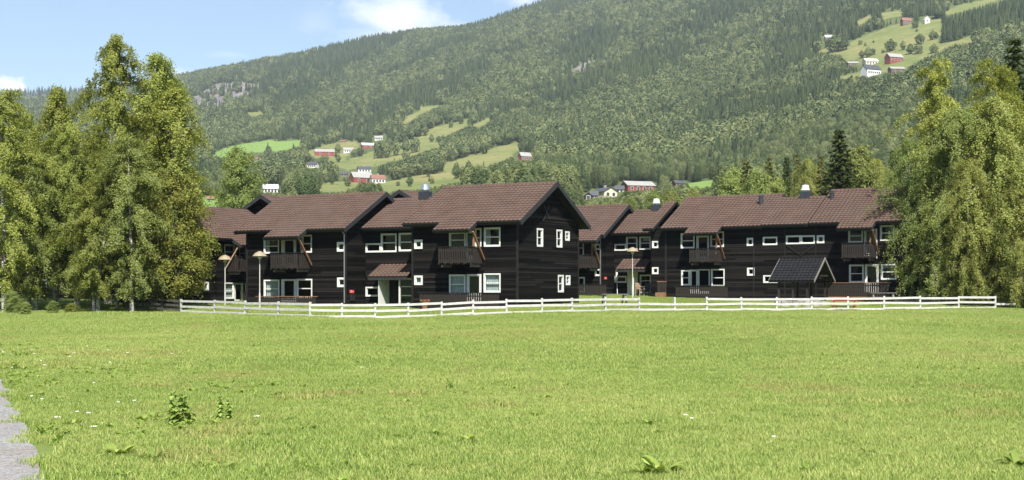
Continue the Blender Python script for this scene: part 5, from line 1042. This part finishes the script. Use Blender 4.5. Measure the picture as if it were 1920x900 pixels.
def leaf_strip(mb, base, d, L, wd, lift, droop, n=5):
    base = Vector(base); d = Vector(d).normalized(); sd = d.cross(Vector((0, 0, 1))).normalized(); vs = []
    for i in range(n + 1):
        t_ = i / n; c_ = base + d * L * t_ + Vector((0, 0, 1)) * (lift * t_ - droop * t_ * t_) * L; ww = wd * math.sin(math.pi * min(.97, .08 + .9 * t_)) ** .8; vs += [tuple(c_ - sd * ww + Vector((0, 0, .15 * ww))), tuple(c_), tuple(c_ + sd * ww + Vector((0, 0, .15 * ww)))]
    mb.add(vs, [f for i in range(n) for f in ((3 * i, 3 * i + 1, 3 * i + 4, 3 * i + 3), (3 * i + 1, 3 * i + 2, 3 * i + 5, 3 * i + 4))])
def dock(seed, n=22, L=.24):
    rr = random.Random(seed); b = MB()
    for k in range(n): a = k * 2.4 + rr.uniform(-.3, .3); leaf_strip(b, (rr.uniform(-.06, .06), rr.uniform(-.06, .06), 0), (math.cos(a), math.sin(a), 0), L * rr.uniform(.6, 1.15), L * .17, rr.uniform(.7, 1.6), rr.uniform(.5, 1.2))
    return b.mesh('weed', 'weed_leaf')
def nettle(seed, H=.62, st=9):
    rr = random.Random(seed); b = MB()
    for s_ in range(st):
        x0, y0 = rr.uniform(-.2, .2), rr.uniform(-.15, .15); h = H * rr.uniform(.45, 1.0) * (1 - 1.4 * abs(x0)); b.tube([(x0, y0, -.05), (x0 + rr.uniform(-.04, .04), y0, h)], .005, 4)
        for k in range(int(h / .04)):
            z = .05 + k * .04 + rr.uniform(-.02, .02); a = k * 1.57 + rr.uniform(-.7, .7)
            for q_ in (0, 3.14): leaf_strip(b, (x0, y0, z), (math.cos(a + q_), math.sin(a + q_), 0), .13 * (1.15 - .7 * z / h) * rr.uniform(.6, 1.1), .034, rr.uniform(0, .7), rr.uniform(.4, 1.1), 3)
    return b.mesh('weed', 'weed_leaf')
DK = [dock(i) for i in range(4)]; NE = [nettle(i + 10) for i in range(2)]
def weed(me, X, Y, s_, label, name='weed_plant', group=None):
    x, y = at(X, Y); o = link(name, me, None, (x, y, gz(x, y))); o.scale = (s_,) * 3; o.rotation_euler = (0, 0, X % 6); tag(o, label, 'weed', group)
weed(NE[0], 342, 800, .85, 'tall dark green nettle like weed in the meadow at left', 'nettle_plant'); weed(NE[1], 425, 792, .55, 'low dark weed clump right of the tall weed', 'nettle_plant')
weed(DK[0], 222, 860, .8, 'broad leaved dock plant near the gravel path'); weed(DK[1], 290, 868, .65, 'second broad leaved dock plant right of the one by the path'); weed(DK[2], 1240, 893, .85, 'broad leaved weed at the bottom edge right of centre'); weed(DK[3], 1215, 898, .7, 'weed cut by the bottom edge right of centre'); weed(DK[1], 880, 835, .6, 'broad leaved weed in the middle of the foreground meadow'); weed(DK[0], 835, 822, .5, 'small dock weed left of the middle weed'); weed(DK[2], 1905, 880, .75, 'leafy weed at the right edge of the foreground'); weed(NE[1], 845, 733, .35, 'small upright dark weed in the middle of the meadow', 'nettle_plant')
rr = random.Random(17); WG = 'small broad leaved weeds scattered in the meadow'
for k in range(22):
    X = rr.choice((rr.uniform(20, 520), rr.uniform(700, 1100), rr.uniform(0, 1920))); Y = rr.uniform(720, 895)
    if at(X, Y)[0] < path_edge(at(X, Y)[1]) + .3: continue
    weed(DK[k % 4], X, Y, rr.uniform(.3, .62), 'small broad leaved weed among the meadow grass', group=WG)
for k, o in enumerate(sorted((o for o in COL.objects if o.get('group') == WG), key=lambda o: o.location.x / o.location.y)): o['label'] = ORD[k] + ' from left of the small broad leaved weeds among the meadow grass'
WP = [o for o in COL.objects if o.name.startswith('weed_plant')][:4]
r_ = np.random.default_rng(5); x, y = field(9500, 10, 48); k_ = x / y; pe = np.array([path_edge(v_) for v_ in y]); nz = vnoise(x + 40, y, 1.9, 6)
pr = np.clip(1.2 - (x - pe) / 5, .06, 1) * np.clip((nz - .25) * 2.4, 0, 1) + .28 * (nz > .72) * (np.abs(k_ + .02) < .12) + .04 * (nz > .6); kp = (x > pe + .12) & (r_.uniform(0, 1, len(x)) < pr); x, y = x[kp], y[kp]
scatter('low_weeds', 'low broad leaved weeds and clover along the path and in meadow patches', np.stack([x, y, ground(x, y)], -1), r_.uniform(.2, .5, len(x)) * (.8 + .5 * nz[kp]), r_.uniform(0, 6.28, len(x)), r_.integers(0, len(WP), len(x)), WP)
# yarrow umbels beside the path
fb = MB(); rr = random.Random(23)
for k in range(30):
    if k < 24: y_ = rr.uniform(12, 34); x_ = path_edge(y_) + abs(rr.gauss(.2, 1.3)) + .15
    else: X, Y = rr.uniform(100, 1500), rr.uniform(620, 880); x_, y_ = at(X, Y)
    z_ = gz(x_, y_); h = rr.uniform(.12, .2)
    for j in range(6):
        a, q_ = rr.uniform(0, 6.28), rr.uniform(.0, .03); fb.tube([(x_ + .02 + q_ * math.cos(a), y_ + q_ * math.sin(a), z_ + h), (x_ + .02 + q_ * math.cos(a), y_ + q_ * math.sin(a), z_ + h + .008)], rr.uniform(.006, .011), 6)
fb.build('yarrow_flowers', 'flower', None, label='white yarrow flowers scattered along the path and meadow', kind='stuff')
# bushes at the left edge and under the birches
for i, (key, X, d, hgt, sx, lb) in enumerate((('a1', 22, 83, 1.5, 1.6, 'leafy bush under the leftmost birch'), ('a2', 48, 80, .9, 1.6, 'small round bush in front of the left birches'), ('a1', 100, 84, .9, 1.8, 'low bush between the birch trunks'), ('o1', 135, 85, .75, 2.0, 'small dry orange bush at the foot of the birches'), ('a2', 1905, 93, 1.0, 2.0, 'low bush by the right end of the fence'))):
    x = (X - 960) / F * d; g = gz(x, d); (tm, cm), h0 = KINDS[key]; r = empty('bush', (x, d, g - .1), i * 1.3); s_ = hgt / h0; r.scale = (s_ * sx, s_ * sx, s_); tag(r, lb, 'bush'); link('trunk', tm, r); link('crown', cm, r)

# ------------------------------------------------------------------ the air
t = NT('haze_air'); pv = t.n('ShaderNodeVolumePrincipled'); pv.inputs['Color'].default_value = (.79, .89, 1, 1); pv.inputs['Density'].default_value = .000105; pv.inputs['Anisotropy'].default_value = .15; t.l(pv.outputs[0], t.o.inputs['Volume'])
b = MB().box(-3100, 3100, -2750, 4350, -8, 960); tag(b.build('haze', 'haze_air'), 'thin bluish summer haze over the valley', None, None, 'stuff')
